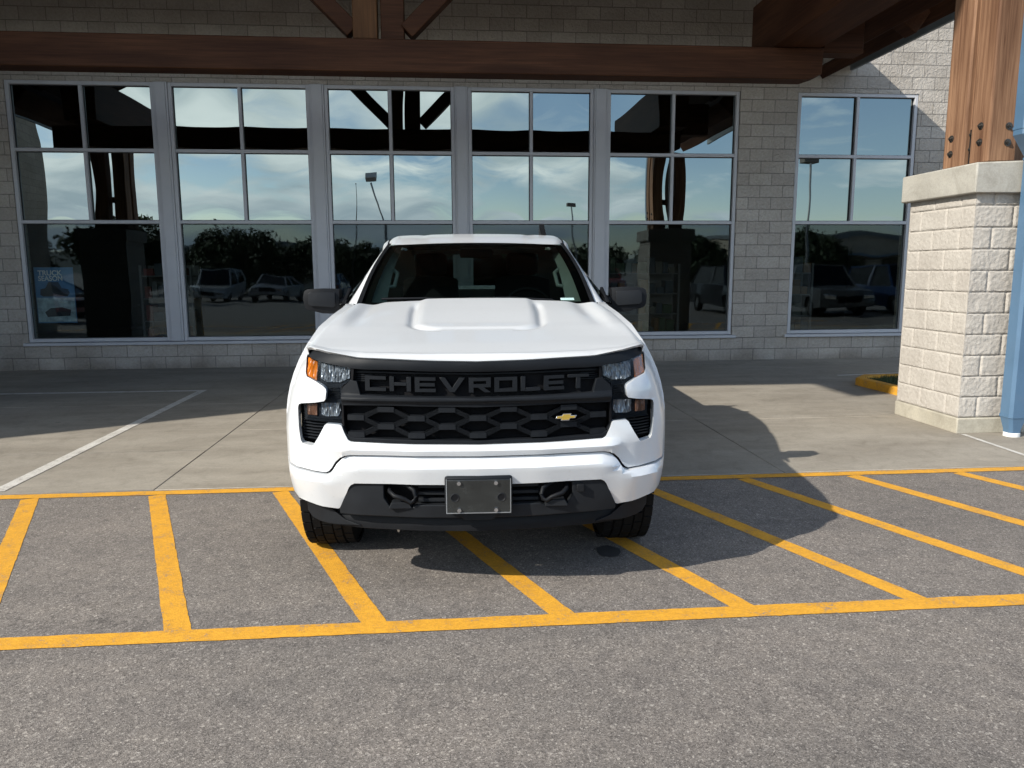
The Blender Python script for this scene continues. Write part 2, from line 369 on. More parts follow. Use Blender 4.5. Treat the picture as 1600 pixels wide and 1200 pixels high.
def prism(bm, poly, y0, y1, plane='XZ'):
    """extruded polygon; XZ poly extruded along y, YZ along x, XY along z"""
    def P(a, b, h): return {'XZ': (a, h, b), 'YZ': (h, a, b), 'XY': (a, b, h)}[plane]
    A = [bm.verts.new(P(a, b, y0)) for a, b in poly]; B = [bm.verts.new(P(a, b, y1)) for a, b in poly]
    fs = [bm.faces.new(A), bm.faces.new(B[::-1])]
    for i in range(len(poly)):
        j = (i+1) % len(poly); bm.faces.new((A[i], B[i], B[j], A[j]))
    bmesh.ops.triangulate(bm, faces=fs)
def grid(bm, nu, nv, fn):
    vs = [[bm.verts.new(fn(i/nu, j/nv)) for j in range(nv+1)] for i in range(nu+1)]
    for i in range(nu):
        for j in range(nv): bm.faces.new((vs[i][j], vs[i+1][j], vs[i+1][j+1], vs[i][j+1]))
    return vs
def interp(x, xs, ys):
    if x <= xs[0]: return ys[0]
    for i in range(len(xs)-1):
        if x <= xs[i+1]:
            t = (x-xs[i])/(xs[i+1]-xs[i]); return ys[i]+(ys[i+1]-ys[i])*t
    return ys[-1]
def sstep(a, b, x):
    t = max(0, min(1, (x-a)/(b-a))); return t*t*(3-2*t)
def panel(polys, fmap, cu=(), cv=(), thick=None):
    """flat outline(s) in (u,v), sliced along cu / cv so it can bend, then mapped to 3-D; thick = back-offset mapping delta"""
    bm = bmesh.new()
    for poly in polys:
        bm.faces.new([bm.verts.new((u, v, 0)) for u, v in poly])
    for c in cu: bmesh.ops.bisect_plane(bm, geom=bm.verts[:]+bm.edges[:]+bm.faces[:], plane_co=(c, 0, 0), plane_no=(1, 0, 0), dist=1e-6)
    for c in cv: bmesh.ops.bisect_plane(bm, geom=bm.verts[:]+bm.edges[:]+bm.faces[:], plane_co=(0, c, 0), plane_no=(0, 1, 0), dist=1e-6)
    bmesh.ops.remove_doubles(bm, verts=bm.verts, dist=1e-5)
    bmesh.ops.triangulate(bm, faces=[f for f in bm.faces if len(f.verts) > 4])
    bmesh.ops.recalc_face_normals(bm, faces=bm.faces)
    if thick:
        front = list(bm.verts); back = {}
        be = [e for e in bm.edges if len(e.link_faces) == 1]; ff = list(bm.faces)
        for v in front: back[v] = bm.verts.new((v.co.x, v.co.y, 1))
        for f in ff: bm.faces.new([back[v] for v in reversed(f.verts)])
        for e in be:
            a, b = e.verts
            try: bm.faces.new((a, b, back[b], back[a]))
            except ValueError: pass
    for v in bm.verts:
        p = Vector(fmap(v.co.x, v.co.y)); v.co = p + (Vector(thick) if v.co.z > .5 else Vector((0, 0, 0)))
    return bm
def frange(a, b, n): return [a+(b-a)*i/n for i in range(n+1)]
def tag(o, label=None, cat=None, group=None, kind=None):
    if label: o['label'] = label
    if cat: o['category'] = cat
    if group: o['group'] = group
    if kind: o['kind'] = kind
    return o
def empty(name, loc=(0, 0, 0), rz=0.0, **kw):
    o = bpy.data.objects.new(name, None); COL.objects.link(o); o.location = loc; o.rotation_euler = (0, 0, rz); o.empty_display_size = .2
    return tag(o, **kw)
def text_mesh(name, s, size, mat, parent, loc, rot, ext=.002, sx=1.0, bold=.0):
    c = bpy.data.curves.new(name, 'FONT'); c.body = s; c.size = size; c.extrude = ext; c.offset = bold; c.align_x = 'LEFT'
    t = bpy.data.objects.new('tmp', c); COL.objects.link(t)
    dg = bpy.context.evaluated_depsgraph_get(); me = bpy.data.meshes.new_from_object(t.evaluated_get(dg))
    bpy.data.objects.remove(t); bpy.data.curves.remove(c)
    o = bpy.data.objects.new(name, me); COL.objects.link(o); me.name = name; me.materials.clear(); me.materials.append(M[mat])
    o.parent = parent; o.location = loc; o.rotation_euler = rot; o.scale = (sx, 1, 1); return o

# ------------------------------------------------------------------ setting: ground
WY = 13.0417                                   # wall face
def flat(name, poly, z, mat, kind='structure'):
    bm = bmesh.new(); bm.faces.new([bm.verts.new((x, y, z)) for x, y in poly]); return tag(finish(name, bm, mat, None, 0), kind=kind)
def sheet_with_cells(name, xs, ys, z, mat):
    bm = bmesh.new(); vs = [[bm.verts.new((x, y, z)) for y in ys] for x in xs]
    for i in range(len(xs)-1):
        for j in range(len(ys)-1): bm.faces.new((vs[i][j], vs[i+1][j], vs[i+1][j+1], vs[i][j+1]))
    return tag(finish(name, bm, mat, None, 0), kind='structure')
sheet_with_cells('parking_lot', [-900, -60, -14, 14, 60, 900], [-900, -60, -8, 5.63, 60, 900], 0.0, 'asphalt')
# concrete apron: separate slabs, flush with the lot, 8 mm joints
bm = bmesh.new()
for xa, xb in ((-40, -12), (-12, -7.06), (-7.06, -2.19), (-2.19, 2.66), (2.66, 7.5), (7.5, 13), (13, 40)):
    ys = (5.635, 6.9, 9.4, WY+.02) if xb < -1 else (5.635, 7.78, 10.4, WY+.02)
    for ya, yb in zip(ys, ys[1:]): box(bm, xa+.004, xb-.004, ya+.004, yb-.004, -.05, .006)
apron = tag(finish('concrete_apron', bm, 'concrete', None, 30, .004, 1), kind='structure')
# hatching
def quad_strip(name, a, b, wd, z, mat):
    a = Vector((*a, 0)); b = Vector((*b, 0)); d = (b-a).normalized(); s = Vector((-d.y, d.x, 0))*wd/2
    n = max(2, int((b-a).length/.03)); bm = bmesh.new(); prev = None
    for i in range(n+1):
        p = a.lerp(b, i/n); e1 = noise.noise(p*9)*.0035 + noise.noise(p*31)*.003; e2 = noise.noise(p*9+Vector((7, 3, 1)))*.0035 + noise.noise(p*31+Vector((2, 9, 1)))*.003
        k = 1 + 2*e1/wd; k2 = 1 + 2*e2/wd
        l = bm.verts.new((p + s*k) + Vector((0, 0, z))); r = bm.verts.new((p - s*k2) + Vector((0, 0, z)))
        if prev: bm.faces.new((prev[0], l, r, prev[1]))
        prev = (l, r)
    return tag(finish(name, bm, mat, None, 0, recalc=False), kind='structure')
quad_strip('marking_or_sun_streak', (-12, 3.272), (12, 3.272), .115, .004, 'yellow_paint')
quad_strip('marking_or_sun_streak', (-12, 5.565), (12, 5.565), .10, .004, 'yellow_paint')
for k in range(-3, 14):
    x = -3.0 + .878*k
    quad_strip('marking_or_sun_streak', (x, 5.512), (x+.405*2.235, 3.277), .112, .002, 'yellow_paint')
quad_strip('marking_or_sun_streak', (-3.33, 5.70), (-3.33, 10.42), .10, .010, 'white_paint')
quad_strip('marking_or_sun_streak', (-8.4, 10.47), (-3.28, 10.47), .10, .010, 'white_paint')
quad_strip('marking_or_sun_streak', (-8.35, 5.70), (-8.35, 10.42), .10, .010, 'white_paint')
quad_strip('marking_or_sun_streak', (4.94, 5.70), (4.99, 6.80), .045, .010, 'white_paint')
quad_strip('marking_or_sun_streak', (5.9, 10.9), (7.6, 11.15), .07, .010, 'white_paint')  # streak of sunlight on the slab, drawn as a pale painted strip
bm = bmesh.new(); vs = []
for i in range(28):
    a = 2*math.pi*i/28; r = 1 + .18*noise.noise(Vector((math.cos(a)*2, math.sin(a)*2, 3)))
    vs.append(bm.verts.new((.905+.068*r*math.cos(a), 4.10+.09*r*math.sin(a), .004)))
bm.faces.new(vs); tag(finish('oil_stain', bm, 'oil_stain', None, 0), kind='structure')

# far hills (seen only reflected in the glass)
bm = bmesh.new()
def hill(u, v):
    a = R(150 + 250*u); rad = 420 + 260*v
    h = (9 + 8*noise.noise(Vector((u*9, 0, 0))) + 14*sstep(.55, .95, u) + 5*noise.noise(Vector((u*31, 2, 0))))*math.sin(math.pi*min(1, v*1.0+.001)) if v < 1 else 0
    return (rad*math.cos(a), rad*math.sin(a), -.5 + max(0, h)*1.3)
grid(bm, 120, 6, hill); tag(finish('hills', bm, 'hill_ground', None, 60), kind='structure')

# ------------------------------------------------------------------ store building
bld = empty('store_building', (0, WY, 0), label='tan block store building with tall reflective windows behind the white pickup', cat='building')
def rel(o): o.location = (0, -WY, 0); return o      # meshes are written in world coordinates
OP = (.406, 4.6)                                     # window opening heights
bm = bmesh.new(); T = .30; HW = 11.4
for d in ((-10.9, -6.87, 0, HW), (5.04, 6.06, OP[0], OP[1]), (8.235, 26, 0, HW), (-6.87, 8.235, 0, OP[0]), (-6.87, 8.235, OP[1], HW)):
    x0, x1, z0, z1 = d; box(bm, x0, x1, WY, WY+T, z0, z1)
rel(finish('front_wall', bm, 'split_block', bld, 0))
bm = bmesh.new(); box(bm, -26, -10.9, 4.0, WY+T, 0, 9.0); rel(finish('wing_wall', bm, 'tan_block', bld, 0))
bm = bmesh.new(); box(bm, -26.1, -10.8, 3.9, WY+T+.1, 9.0, 9.12); rel(finish('wing_coping', bm, 'roof_flashing', bld, 0))
# interior shell
bm = bmesh.new()
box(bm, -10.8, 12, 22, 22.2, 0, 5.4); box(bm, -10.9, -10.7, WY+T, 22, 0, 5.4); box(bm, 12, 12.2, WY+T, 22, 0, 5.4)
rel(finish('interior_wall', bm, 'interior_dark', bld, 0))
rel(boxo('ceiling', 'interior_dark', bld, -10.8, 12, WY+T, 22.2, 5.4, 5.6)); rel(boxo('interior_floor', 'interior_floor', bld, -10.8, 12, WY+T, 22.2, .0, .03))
def pane_mesh(x0, x1, z0, z1, y, bow):
    bm = bmesh.new(); nx = max(4, int((x1-x0)/.08)); nz = max(4, int((z1-z0)/.08))
    def fn(u, v): return (x0+(x1-x0)*u, y + bow*16*u*(1-u)*v*(1-v), z0+(z1-z0)*v)
    grid(bm, nx, nz, fn); return bm
ZT1, ZT2 = 2.415, 3.545
def window(name_x0, x1, label):
    x0 = name_x0; fw = .058; yg = WY+.075
    wn = empty('window', (0, -0.0, 0), label=label); wn.parent = bld; wn.location = (0, -WY, 0)
    mid = (x0+x1)/2
    bm = bmesh.new(); ya, yb = WY+.012, WY+.13
    box(bm, x0, x0+fw, ya, yb, OP[0]+.06, OP[1]); box(bm, x1-fw, x1, ya, yb, OP[0]+.06, OP[1])
    box(bm, x0+fw, x1-fw, ya, yb, OP[1]-fw, OP[1]); box(bm, x0+fw, x1-fw, ya, yb, OP[0]+.06, OP[0]+.06+fw)
    for z in (ZT1, ZT2): box(bm, x0+fw, x1-fw, ya+.002, yb, z-.027, z+.027)
    box(bm, mid-.026, mid+.026, ya+.004, yb, ZT1+.027, ZT2-.027); box(bm, mid-.026, mid+.026, ya+.004, yb, ZT2+.027, OP[1]-fw)
    f = finish('frame', bm, 'aluminium', wn, 30, .004, 1)
    bm = bmesh.new(); s = .010
    for (a, b, c, d) in ((x0+fw, mid-.026, ZT1+.027, ZT2-.027), (mid+.026, x1-fw, ZT1+.027, ZT2-.027), (x0+fw, mid-.026, ZT2+.027, OP[1]-fw), (mid+.026, x1-fw, ZT2+.027, OP[1]-fw), (x0+fw, x1-fw, OP[0]+.06+fw, ZT1-.027)):
        for q in ((a, a+s, c, d), (b-s, b, c, d), (a+s, b-s, c, c+s), (a+s, b-s, d-s, d)): box(bm, q[0], q[1], yg-.012, yg-.004, q[2], q[3])
    finish('gasket', bm, 'dark_seal', wn, 0)
    for (a, b, c, d, m, bow) in ((x0+fw, mid-.026, ZT2+.027, OP[1]-fw, 'glass_upper', .0032), (mid+.026, x1-fw, ZT2+.027, OP[1]-fw, 'glass_upper', .0028),
                                 (x0+fw, mid-.026, ZT1+.027, ZT2-.027, 'glass_upper', -.0022), (mid+.026, x1-fw, ZT1+.027, ZT2-.027, 'glass_upper', -.0022),
                                 (x0+fw, x1-fw, OP[0]+.06+fw, ZT1-.027, 'glass_lower', .0012)):
        finish('pane', pane_mesh(a, b, c, d, yg, bow*random.uniform(.6, 1.3)*(0.15 if x1 > 7 else 1)), m, wn, 0 if False else 60, recalc=False)
    return wn
EDG = [(-6.862, -4.605), (-4.385, -2.165), (-1.93, .182), (.405, 2.515), (2.75, 5.032), (6.068, 8.227)]
for a, b in EDG: window(a, b, None)
for a, b in zip(EDG[:4], EDG[1:5]):
    bm = bmesh.new(); box(bm, a[1]+.002, b[0]-.002, WY-.012, WY+.12, OP[0]+.06, OP[1]); box(bm, a[1]+.03, b[0]-.03, WY-.03, WY-.012, OP[0]+.06, OP[1]-.002)
    rel(finish('mullion_cover', bm, 'aluminium', bld, 30, .003, 1))
for a, b in ((-6.93, 5.10), (6.0, 8.30)):
    bm = bmesh.new(); prism(bm, [(WY-.055, OP[0]+.004), (WY+.13, OP[0]+.004), (WY+.13, OP[0]+.058), (WY-.055, OP[0]+.048)], a, b, 'YZ')
    rel(finish('sill', bm, 'aluminium', bld, 0))

# things inside the store
def poster():
    e = empty('poster', (-6.48, 13.27, .77), label='blue truck poster hanging inside the lower left window', cat='poster')
    boxo('sheet', 'poster_blue', e, -.32, .30, 0, .006, 0, .92)
    boxo('picture', 'poster_water', e, -.31, .29, -.002, 0, .02, .42)
    bm = bmesh.new(); prism(bm, [(-.20, .44), (.18, .44), (.22, .50), (.20, .56), (.10, .58), (.05, .68), (-.10, .68), (-.16, .58), (-.24, .56), (-.25, .47)], -.004, -.0005)
    finish('truck_picture', bm, 'poster_dark', e, 0)
    bm = bmesh.new(); prism(bm, [(-.16, .10), (.20, .12), (.22, .22), (.08, .26), (-.1, .25), (-.2, .18)], -.004, -.0022); finish('truck_picture', bm, 'poster_dark', e, 0)
    text_mesh('lettering', 'TRUCK', .115, 'poster_white', e, (-.26, -.003, .79), (R(90), 0, 0), .0015, 1.0, .002)
    text_mesh('lettering', 'SEASON', .115, 'poster_white', e, (-.26, -.003, .70), (R(90), 0, 0), .0015, .92, .002)
poster()
def rack(x, y, wd, label, cols, seed):
    rnd = random.Random(seed); e = empty('display_rack', (x, y, .03), label=label, cat='shelf', group='display racks inside the store')
    bm = bmesh.new()
    for sx in (-wd/2, wd/2):
        for sy in (0, .45): box(bm, sx-.02, sx+.02, sy-.02, sy+.02, 0, 1.7)
    box(bm, -wd/2-.02, wd/2+.02, -.02, .47, 0, .05); box(bm, -wd/2-.02, wd/2+.02, .44, .47, .05, 1.7)
    finish('frame', bm, 'shelf_grey', e, 0)
    for k in range(4):
        z = .25+.42*k; boxo('shelf', 'shelf_grey', e, -wd/2, wd/2, -.02, .47, z-.02, z)
        xx = -wd/2+.05
        while xx < wd/2-.14:
            ww = rnd.uniform(.08, .2); boxo('stock', rnd.choice(cols), e, xx, xx+ww, .02, .3, z+.001, z+rnd.uniform(.12, .33)); xx += ww+.02
rack(4.1, 15.6, 1.5, 'store shelves with orange and green stock behind the fifth window', ['orange_plastic', 'green_plastic', 'cream_plastic', 'bluegrey_plastic'], 1)
rack(6.7, 14.5, 1.0, 'store shelves with cream and orange stock behind the far right window', ['cream_plastic', 'orange_plastic', 'bluegrey_plastic'], 2)
rack(-5.2, 14.7, .9, 'narrow store shelves with red stock behind the first window', ['red_plastic', 'bluegrey_plastic', 'shelf_grey'], 4)

# ------------------------------------------------------------------ stone pillars
def rocky(bm, org, ud, nd, W_, H_, off, seed, rough=1.0):
    """split-faced block courses as real relief: org corner, ud along the wall, nd outward"""
    org = Vector(org); ud = Vector(ud); nd = Vector(nd); st = .0127
    nu = int(W_/st); nv = int(H_/st)
    def fn(u, v):
        x = u*W_; z = v*H_; row = math.floor(z/.2032+1e-6); zz = z-row*.2032
        xo = (x + off + (.2032 if row % 2 else 0)) % .4064; bi = math.floor((x+off+(.2032 if row % 2 else 0))/.4064)
        ed = min(zz, .2032-zz, xo, .4064-xo); edge_w = 1e9
        prof = sstep(.004, .012, ed)
        p = org + ud*x
        nn = noise.noise(Vector((x*8, z*8, seed+bi*3.1+row*1.7)))*.30 + (.5-abs(noise.noise(Vector((x*17, z*17, seed+bi)))))*.35 + noise.noise(Vector((x*42, z*42, seed)))*.35
        d = -.015 + prof*(.015 + .0105*(nn-.1)*rough)
        k = min(u, 1-u)*W_
        if k < .02: d = d*(k/.02)*.6 - .002*(1-k/.02)
        return p + nd*d + Vector((0, 0, z))
    grid(bm, nu, nv, fn)
def pillar(x0, y0, label):
    S = 1.02; cxp, cyp = x0+S/2, y0+S/2
    e = empty('stone_pillar', (cxp, cyp, 0), label=label, cat='pillar', group='stone pillars carrying the timber canopy')
    h = S/2
    bm = bmesh.new(); z0 = .16; H_ = 2.16
    rocky(bm, (-h, h, z0), (0, -1, 0), (-1, 0, 0), S, H_, .0, 1.3, .6); rocky(bm, (-h, -h, z0), (1, 0, 0), (0, -1, 0), S, H_, .22, 5.1, 1.45)
    rocky(bm, (h, -h, z0), (0, 1, 0), (1, 0, 0), S, H_, .1, 9.2); rocky(bm, (h, h, z0), (-1, 0, 0), (0, 1, 0), S, H_, .3, 12.2)
    finish('block_work', bm, 'pillar_block', e, 50)
    bm = bmesh.new(); box(bm, -h+.013, h-.013, -h+.013, h-.013, z0, 2.30); finish('core', bm, 'mortar', e, 0)
    bm = bmesh.new(); box(bm, -h-.012, h+.012, -h-.012, h+.012, 0.0, z0-.002); finish('footing', bm, 'kerb_concrete', e, 30, .012, 2)
    bm = bmesh.new(); prism(bm, [(-h-.07, 2.302), (h+.07, 2.302), (h+.07, 2.575), (0, 2.60), (-h-.07, 2.575)], -h-.07, h+.07)
    finish('cap', bm, 'cap_concrete', e, 30, .014, 2)
pillar(4.965, 6.86, 'tan split block pillar with concrete cap beside the blue downspout')
pillar(-8.35, 6.86, 'tan split block pillar reflected dark in the leftmost window')

# ------------------------------------------------------------------ timber canopy
cp = empty('timber_canopy', (-1.1, 10, 0), label='brown timber truss canopy over the store front on heavy posts', cat='canopy')
cpo = Vector((-1.1, 10, 0))
def cpart(name, bm, mat, bevel=.012, smooth=30):
    o = finish(name, bm, mat, cp, smooth, bevel, 2); o.location = -cpo; return o
BY = 10.12                                     # truss plane (front face at 9.97)
bm = bmesh.new(); prism(bm, [(-7.6, 4.06), (4.75, 4.06), (4.93, 4.12), (4.95, 4.45), (-7.6, 4.45)], 9.97, 10.27); cpart('tie_beam', bm, 'timber_across_shade')
bm = bmesh.new(); box(bm, -1.10, -.80, 10.0, 10.24, 4.452, 8.4); cpart('king_post', bm, 'timber_king_shade')
bm = bmesh.new(); box(bm, -.76, -.47, 10.05, 10.30, 4.452, 8.4); cpart('king_post', bm, 'timber_across_shade')
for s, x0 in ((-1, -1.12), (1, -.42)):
    bm = bmesh.new(); bar(bm, (x0+s*-.02, BY, 4.56), (x0+s*2.3, BY, 6.85), .20, .22, (0, 1, 0)); cpart('brace', bm, 'timber_across_shade')
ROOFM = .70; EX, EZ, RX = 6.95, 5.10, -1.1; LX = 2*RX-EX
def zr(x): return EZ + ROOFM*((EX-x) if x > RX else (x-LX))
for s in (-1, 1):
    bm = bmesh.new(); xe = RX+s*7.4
    bar(bm, (RX, BY, zr(RX)-.75), (xe, BY, zr(RX)-.75-ROOFM*7.4), .26, .34); cpart('rafter', bm, 'timber_along_shade')
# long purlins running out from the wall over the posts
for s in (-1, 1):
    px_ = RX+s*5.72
    bm = bmesh.new(); box(bm, px_-.34, px_+.30, 7.46, 10.75, 4.455, 5.18); cpart('purlin', bm, 'timber_along_shade')
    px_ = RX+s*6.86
    bm = bmesh.new(); bar(bm, (px_-s*.04, 7.46, 4.90), (px_-s*.04, 10.9, 4.90), .37, .35, (0, 0, 1), R(40)); cpart('eave_purlin', bm, 'timber_along_shade')
    bm = bmesh.new(); bar(bm, (RX+s*7.55, 5.6, 4.93), (RX+s*7.55, WY-.01, 4.93), .12, .20, (0, 0, 1), R(-s*35)); cpart('fascia_board', bm, 'timber_along_shade')
bm = bmesh.new(); box(bm, 4.955, 5.50, 10.0, 10.26, 4.40, 4.98); cpart('bearing_block', bm, 'timber_across_shade')
bm = bmesh.new(); box(bm, 4.24, 4.52, 10.0, 10.26, 5.182, 6.7); cpart('strut', bm, 'timber_across_shade')
bm = bmesh.new(); prism(bm, [(LX+1.2, 5.62), (EX-1.2, 5.62), (RX, zr(RX)-.04)], 10.28, 10.34); cpart('added_gable_blocker', bm, 'timber_across_shade', 0)  # unseen boards, added to keep sky light and bounce off the upper wall
# roof: deck with an unseen front edge shaped for its ground shadow, stepping past x=-5
def yfront(x):
    if x < -5.02: return 10.25 - .715*zr(x)
    if x < RX: return 3.45
    return 3.45 + (6.0-3.45)*(x-RX)/(EX-RX)
bm = bmesh.new()
xs_ = [LX, -7.5, -6.2, -5.021, -5.019, -3.5, -2.2, RX, .6, 2.4, 4.2, 5.6, EX]
lo = []; hi = []
for x in xs_:
    z = zr(x); yf = yfront(x)
    lo.append((bm.verts.new((x, yf, z)), bm.verts.new((x, WY-.004, z)))); hi.append((bm.verts.new((x, yf, z+.22)), bm.verts.new((x, WY-.004, z+.22))))
for i in range(len(xs_)-1):
    bm.faces.new((lo[i][0], lo[i+1][0], lo[i+1][1], lo[i][1])); bm.faces.new((hi[i][0], hi[i][1], hi[i+1][1], hi[i+1][0]))
    bm.faces.new((lo[i][0], hi[i][0], hi[i+1][0], lo[i+1][0])); bm.faces.new((lo[i][1], lo[i+1][1], hi[i+1][1], hi[i][1]))
for a, b in ((lo[0], hi[0]), (lo[-1], hi[-1])): bm.faces.new((a[0], a[1], b[1], b[0]))
cpart('roof', bm, 'roof_dark', 0, 0)
for s, xe in ((1, EX), (-1, LX)):
    bm = bmesh.new(); ye = 6.0 if s > 0 else yfront(LX); box(bm, xe+.002 if s > 0 else xe-.05, xe+.05 if s > 0 else xe-.002, ye, WY-.006, EZ-.13, EZ+.25); cpart('eave_flashing', bm, 'roof_flashing', 0, 0)
# posts
def post(x0, y0, x1, y1, z0, z1, name='post', bev=.018):
    bm = bmesh.new(); box(bm, x0, x1, y0, y1, z0, z1); cpart(name, bm, 'timber_vertical', bev)
def bolts(x, y, zs, nd):
    for z in zs:
        bm = bmesh.new(); nd_ = Vector(nd); p = Vector((x, y, z))
        tube(bm, [p, p+nd_*.006], .034, 18); tube(bm, [p+nd_*.006, p+nd_*.022], .022, 6); tube(bm, [p+nd_*.022, p+nd_*.032], .011, 8)
        cpart('bolt', bm, 'bolt_steel', 0)
for s in (1, -1):
    X = (lambda v: v) if s > 0 else (lambda v: 2*RX+.55-v+1.2-1.78)
    def pst(x0, x1, y0, y1, z0, z1):
        a, b = sorted((X(x0), X(x1))); post(a, y0, b, y1, z0, z1 if z1 < 4 or y0 > 7.05 else 5.3)
    pst(5.11, 5.40, 7.30, 7.62, 2.602, 4.453)      # rear leg of the clustered post
    pst(5.11, 5.40, 6.96, 7.22, 2.602, 4.453)      # front leg
    pst(5.56, 5.86, 7.32, 7.62, 2.602, 4.453)
    a, b = sorted((X(5.16), X(5.38))); bm = bmesh.new(); box(bm, a, b, 7.222, 7.298, 2.602, 2.95); cpart('knife_plate', bm, 'steel_plate', 0)
    a, b = sorted((X(5.16), X(5.38))); bm = bmesh.new(); box(bm, a, b, 7.222, 7.298, 2.952, 4.453); cpart('spacer', bm, 'timber_vertical', .0)
    a, b = sorted((X(5.402), X(5.86))); bm = bmesh.new(); box(bm, a, b, 7.10, 7.20, 3.20, 3.34); cpart('girt', bm, 'timber_across_shade', .006)
bolts(5.11, 7.50, (2.75, 2.90), (-1, 0, 0)); bolts(5.11, 7.08, (2.80, 2.95), (-1, 0, 0)); bolts(5.30, 6.96, (2.78, 2.93), (0, -1, 0))
bolts(5.16, 7.26, (2.76, 2.90), (-1, 0, 0))

# ------------------------------------------------------------------ blue downspout
ds = empty('downspout', (5.50, 6.72, 0), label='blue square downspout pipe in front of the block pillar', cat='downspout')
def dpart(name, bm, mat, bev=.0): o = finish(name, bm, mat, ds, 30, bev); o.location = (-5.50, -6.72, 0); return o
bm = bmesh.new()
for r, z in (((.062, .062), .05), ((.066, .066), .07), ((.085, .085), .20), ((.085, .085), .205)): pass
def ring(bm, cx_, cy_, hx, hy, z, ch=.025): return [bm.verts.new((cx_+a, cy_+b, z)) for a, b in ((-hx+ch, -hy), (hx-ch, -hy), (hx, -hy+ch), (hx, hy-ch), (hx-ch, hy), (-hx+ch, hy), (-hx, hy-ch), (-hx, -hy+ch))]
def loftr(bm, rs):
    for a, b in zip(rs, rs[1:]):
        for k in range(len(a)): bm.faces.new((a[k], a[(k+1) % len(a)], b[(k+1) % len(b)], b[k]))
    bm.faces.new(rs[0][::-1]); bm.faces.new(rs[-1])
DX, DY = 5.41, 6.698
loftr(bm, [ring(bm, DX, DY, .062, .062, .045), ring(bm, DX, DY, .062, .062, .07), ring(bm, DX, DY, .095, .085, .21)]); dpart('boot', bm, 'blue_paint')
bm = bmesh.new(); loftr(bm, [ring(bm, DX, DY, .092, .082, .20), ring(bm, DX, DY, .092, .082, 2.62), ring(bm, DX-.15, DY-.03, .092, .082, 2.80), ring(bm, DX-.15, DY-.03, .092, .082, 5.3)]); dpart('pipe', bm, 'blue_paint')
for z, ox, oy in ((.205, 0, 0), (2.60, 0, 0), (2.86, -.15, -.03)):
    bm = bmesh.new(); loftr(bm, [ring(bm, DX+ox, DY+oy, .097, .087, z-.012), ring(bm, DX+ox, DY+oy, .097, .087, z+.012)]); dpart('joint_band', bm, 'blue_paint')
bm = bmesh.new(); tube(bm, [(DX, DY, .0), (DX, DY, .044)], .072, 24); dpart('drain_pipe', bm, 'pvc_white', .004)

# ------------------------------------------------------------------ kerbed planting island
bm = bmesh.new()
outer = [(5.66, 9.98), (5.72, 8.9), (6.1, 8.5), (9.6, 8.5), (9.6, 10.3), (5.95, 10.3)]
inner = [(5.80, 9.94), (5.86, 8.98), (6.17, 8.64), (9.46, 8.64), (9.46, 10.16), (6.02, 10.16)]
o_lo = [bm.verts.new((x, y, 0)) for x, y in outer]; o_hi = [bm.verts.new((x, y, .11)) for x, y in outer]; i_hi = [bm.verts.new((x, y, .11)) for x, y in inner]; i_lo = [bm.verts.new((x, y, 0)) for x, y in inner]
for i in range(6):
    j = (i+1) % 6
    bm.faces.new((o_lo[i], o_lo[j], o_hi[j], o_hi[i])); bm.faces.new((o_hi[i], o_hi[j], i_hi[j], i_hi[i])); bm.faces.new((i_hi[i], i_hi[j], i_lo[j], i_lo[i]))
tag(finish('kerb', bm, 'yellow_paint', None, 30, .02, 2), 'yellow painted kerb round the grass island behind the block pillar', 'kerb')
flat('soil', inner, .07, 'grass_soil')
bm = bmesh.new(); rnd = random.Random(3)
for i in range(9000):
    x = rnd.uniform(5.8, 7.6); y = rnd.uniform(8.66, 10.14)
    if x < 6.1 and (y < 8.95 or y > 9.98): continue
    h = rnd.uniform(.03, .08); a = rnd.uniform(0, 6.28); dx, dy = .004*math.cos(a), .004*math.sin(a); lx, ly = rnd.uniform(-.03, .03), rnd.uniform(-.03, .03)
    v = [bm.verts.new(q) for q in ((x-dx, y-dy, .068), (x+dx, y+dy, .068), (x+lx, y+ly, .068+h))]; bm.faces.new(v)
tag(finish('grass', bm, 'foliage', None, 0, recalc=False), 'short green grass inside the yellow kerb', 'grass', kind='stuff')

# ------------------------------------------------------------------ white pickup truck
# local frame: x across, y rearwards from the nose, z up
trk = empty('pickup_truck', (.137, 3.5, 0), R(-2.3), label='white pickup truck with black grille parked across the yellow hatching', cat='pickup truck')
NX = [0, .3, .6, .8, .9, .95, 1.0, 1.03]; NY = [0, .012, .06, .13, .20, .27, .42, .65]
def wz(z):                                     # width falls off above the shoulder and below the bumper
    if z > .8: return 1 - .145*min(1.15, (z-.8)/.44)**2
    if z < .66: return 1 - .06*((.66-z)/.3)**2
    return 1.0
def yN(x, z=.8): return interp(abs(x)/wz(z), NX, NY) + (abs(x)*.0)
def ztop(y): return interp(y, [.25, .42, .7, 1.0, 1.4, 1.7, 3.7, 3.9, 5.9], [1.215, 1.245, 1.305, 1.352, 1.392, 1.40, 1.41, 1.43, 1.44])
def xtop(y): return interp(y, [.25, .42, .7, 1.0, 1.4, 1.7, 3.7, 3.9, 5.9], [.858, .868, .868, .850, .835, .895, .905, .93, .93])
def xw(y): return interp(y, [.25, .42, .65, 1.35, 1.6, 4.0, 4.3, 5.1, 5.4, 5.9], [.93, 1.0, 1.03, 1.03, 1.0, 1.0, 1.03, 1.03, 1.005, .98])
def XS(y, z):
    a = xw(y)
    if z > .8: return a - (a-xtop(y))*min(1.1, max(0, (z-.8)/(ztop(y)-.8)))**2.2
    if z < .69: return a - .055*((.69-z)/.3)**2
    return a
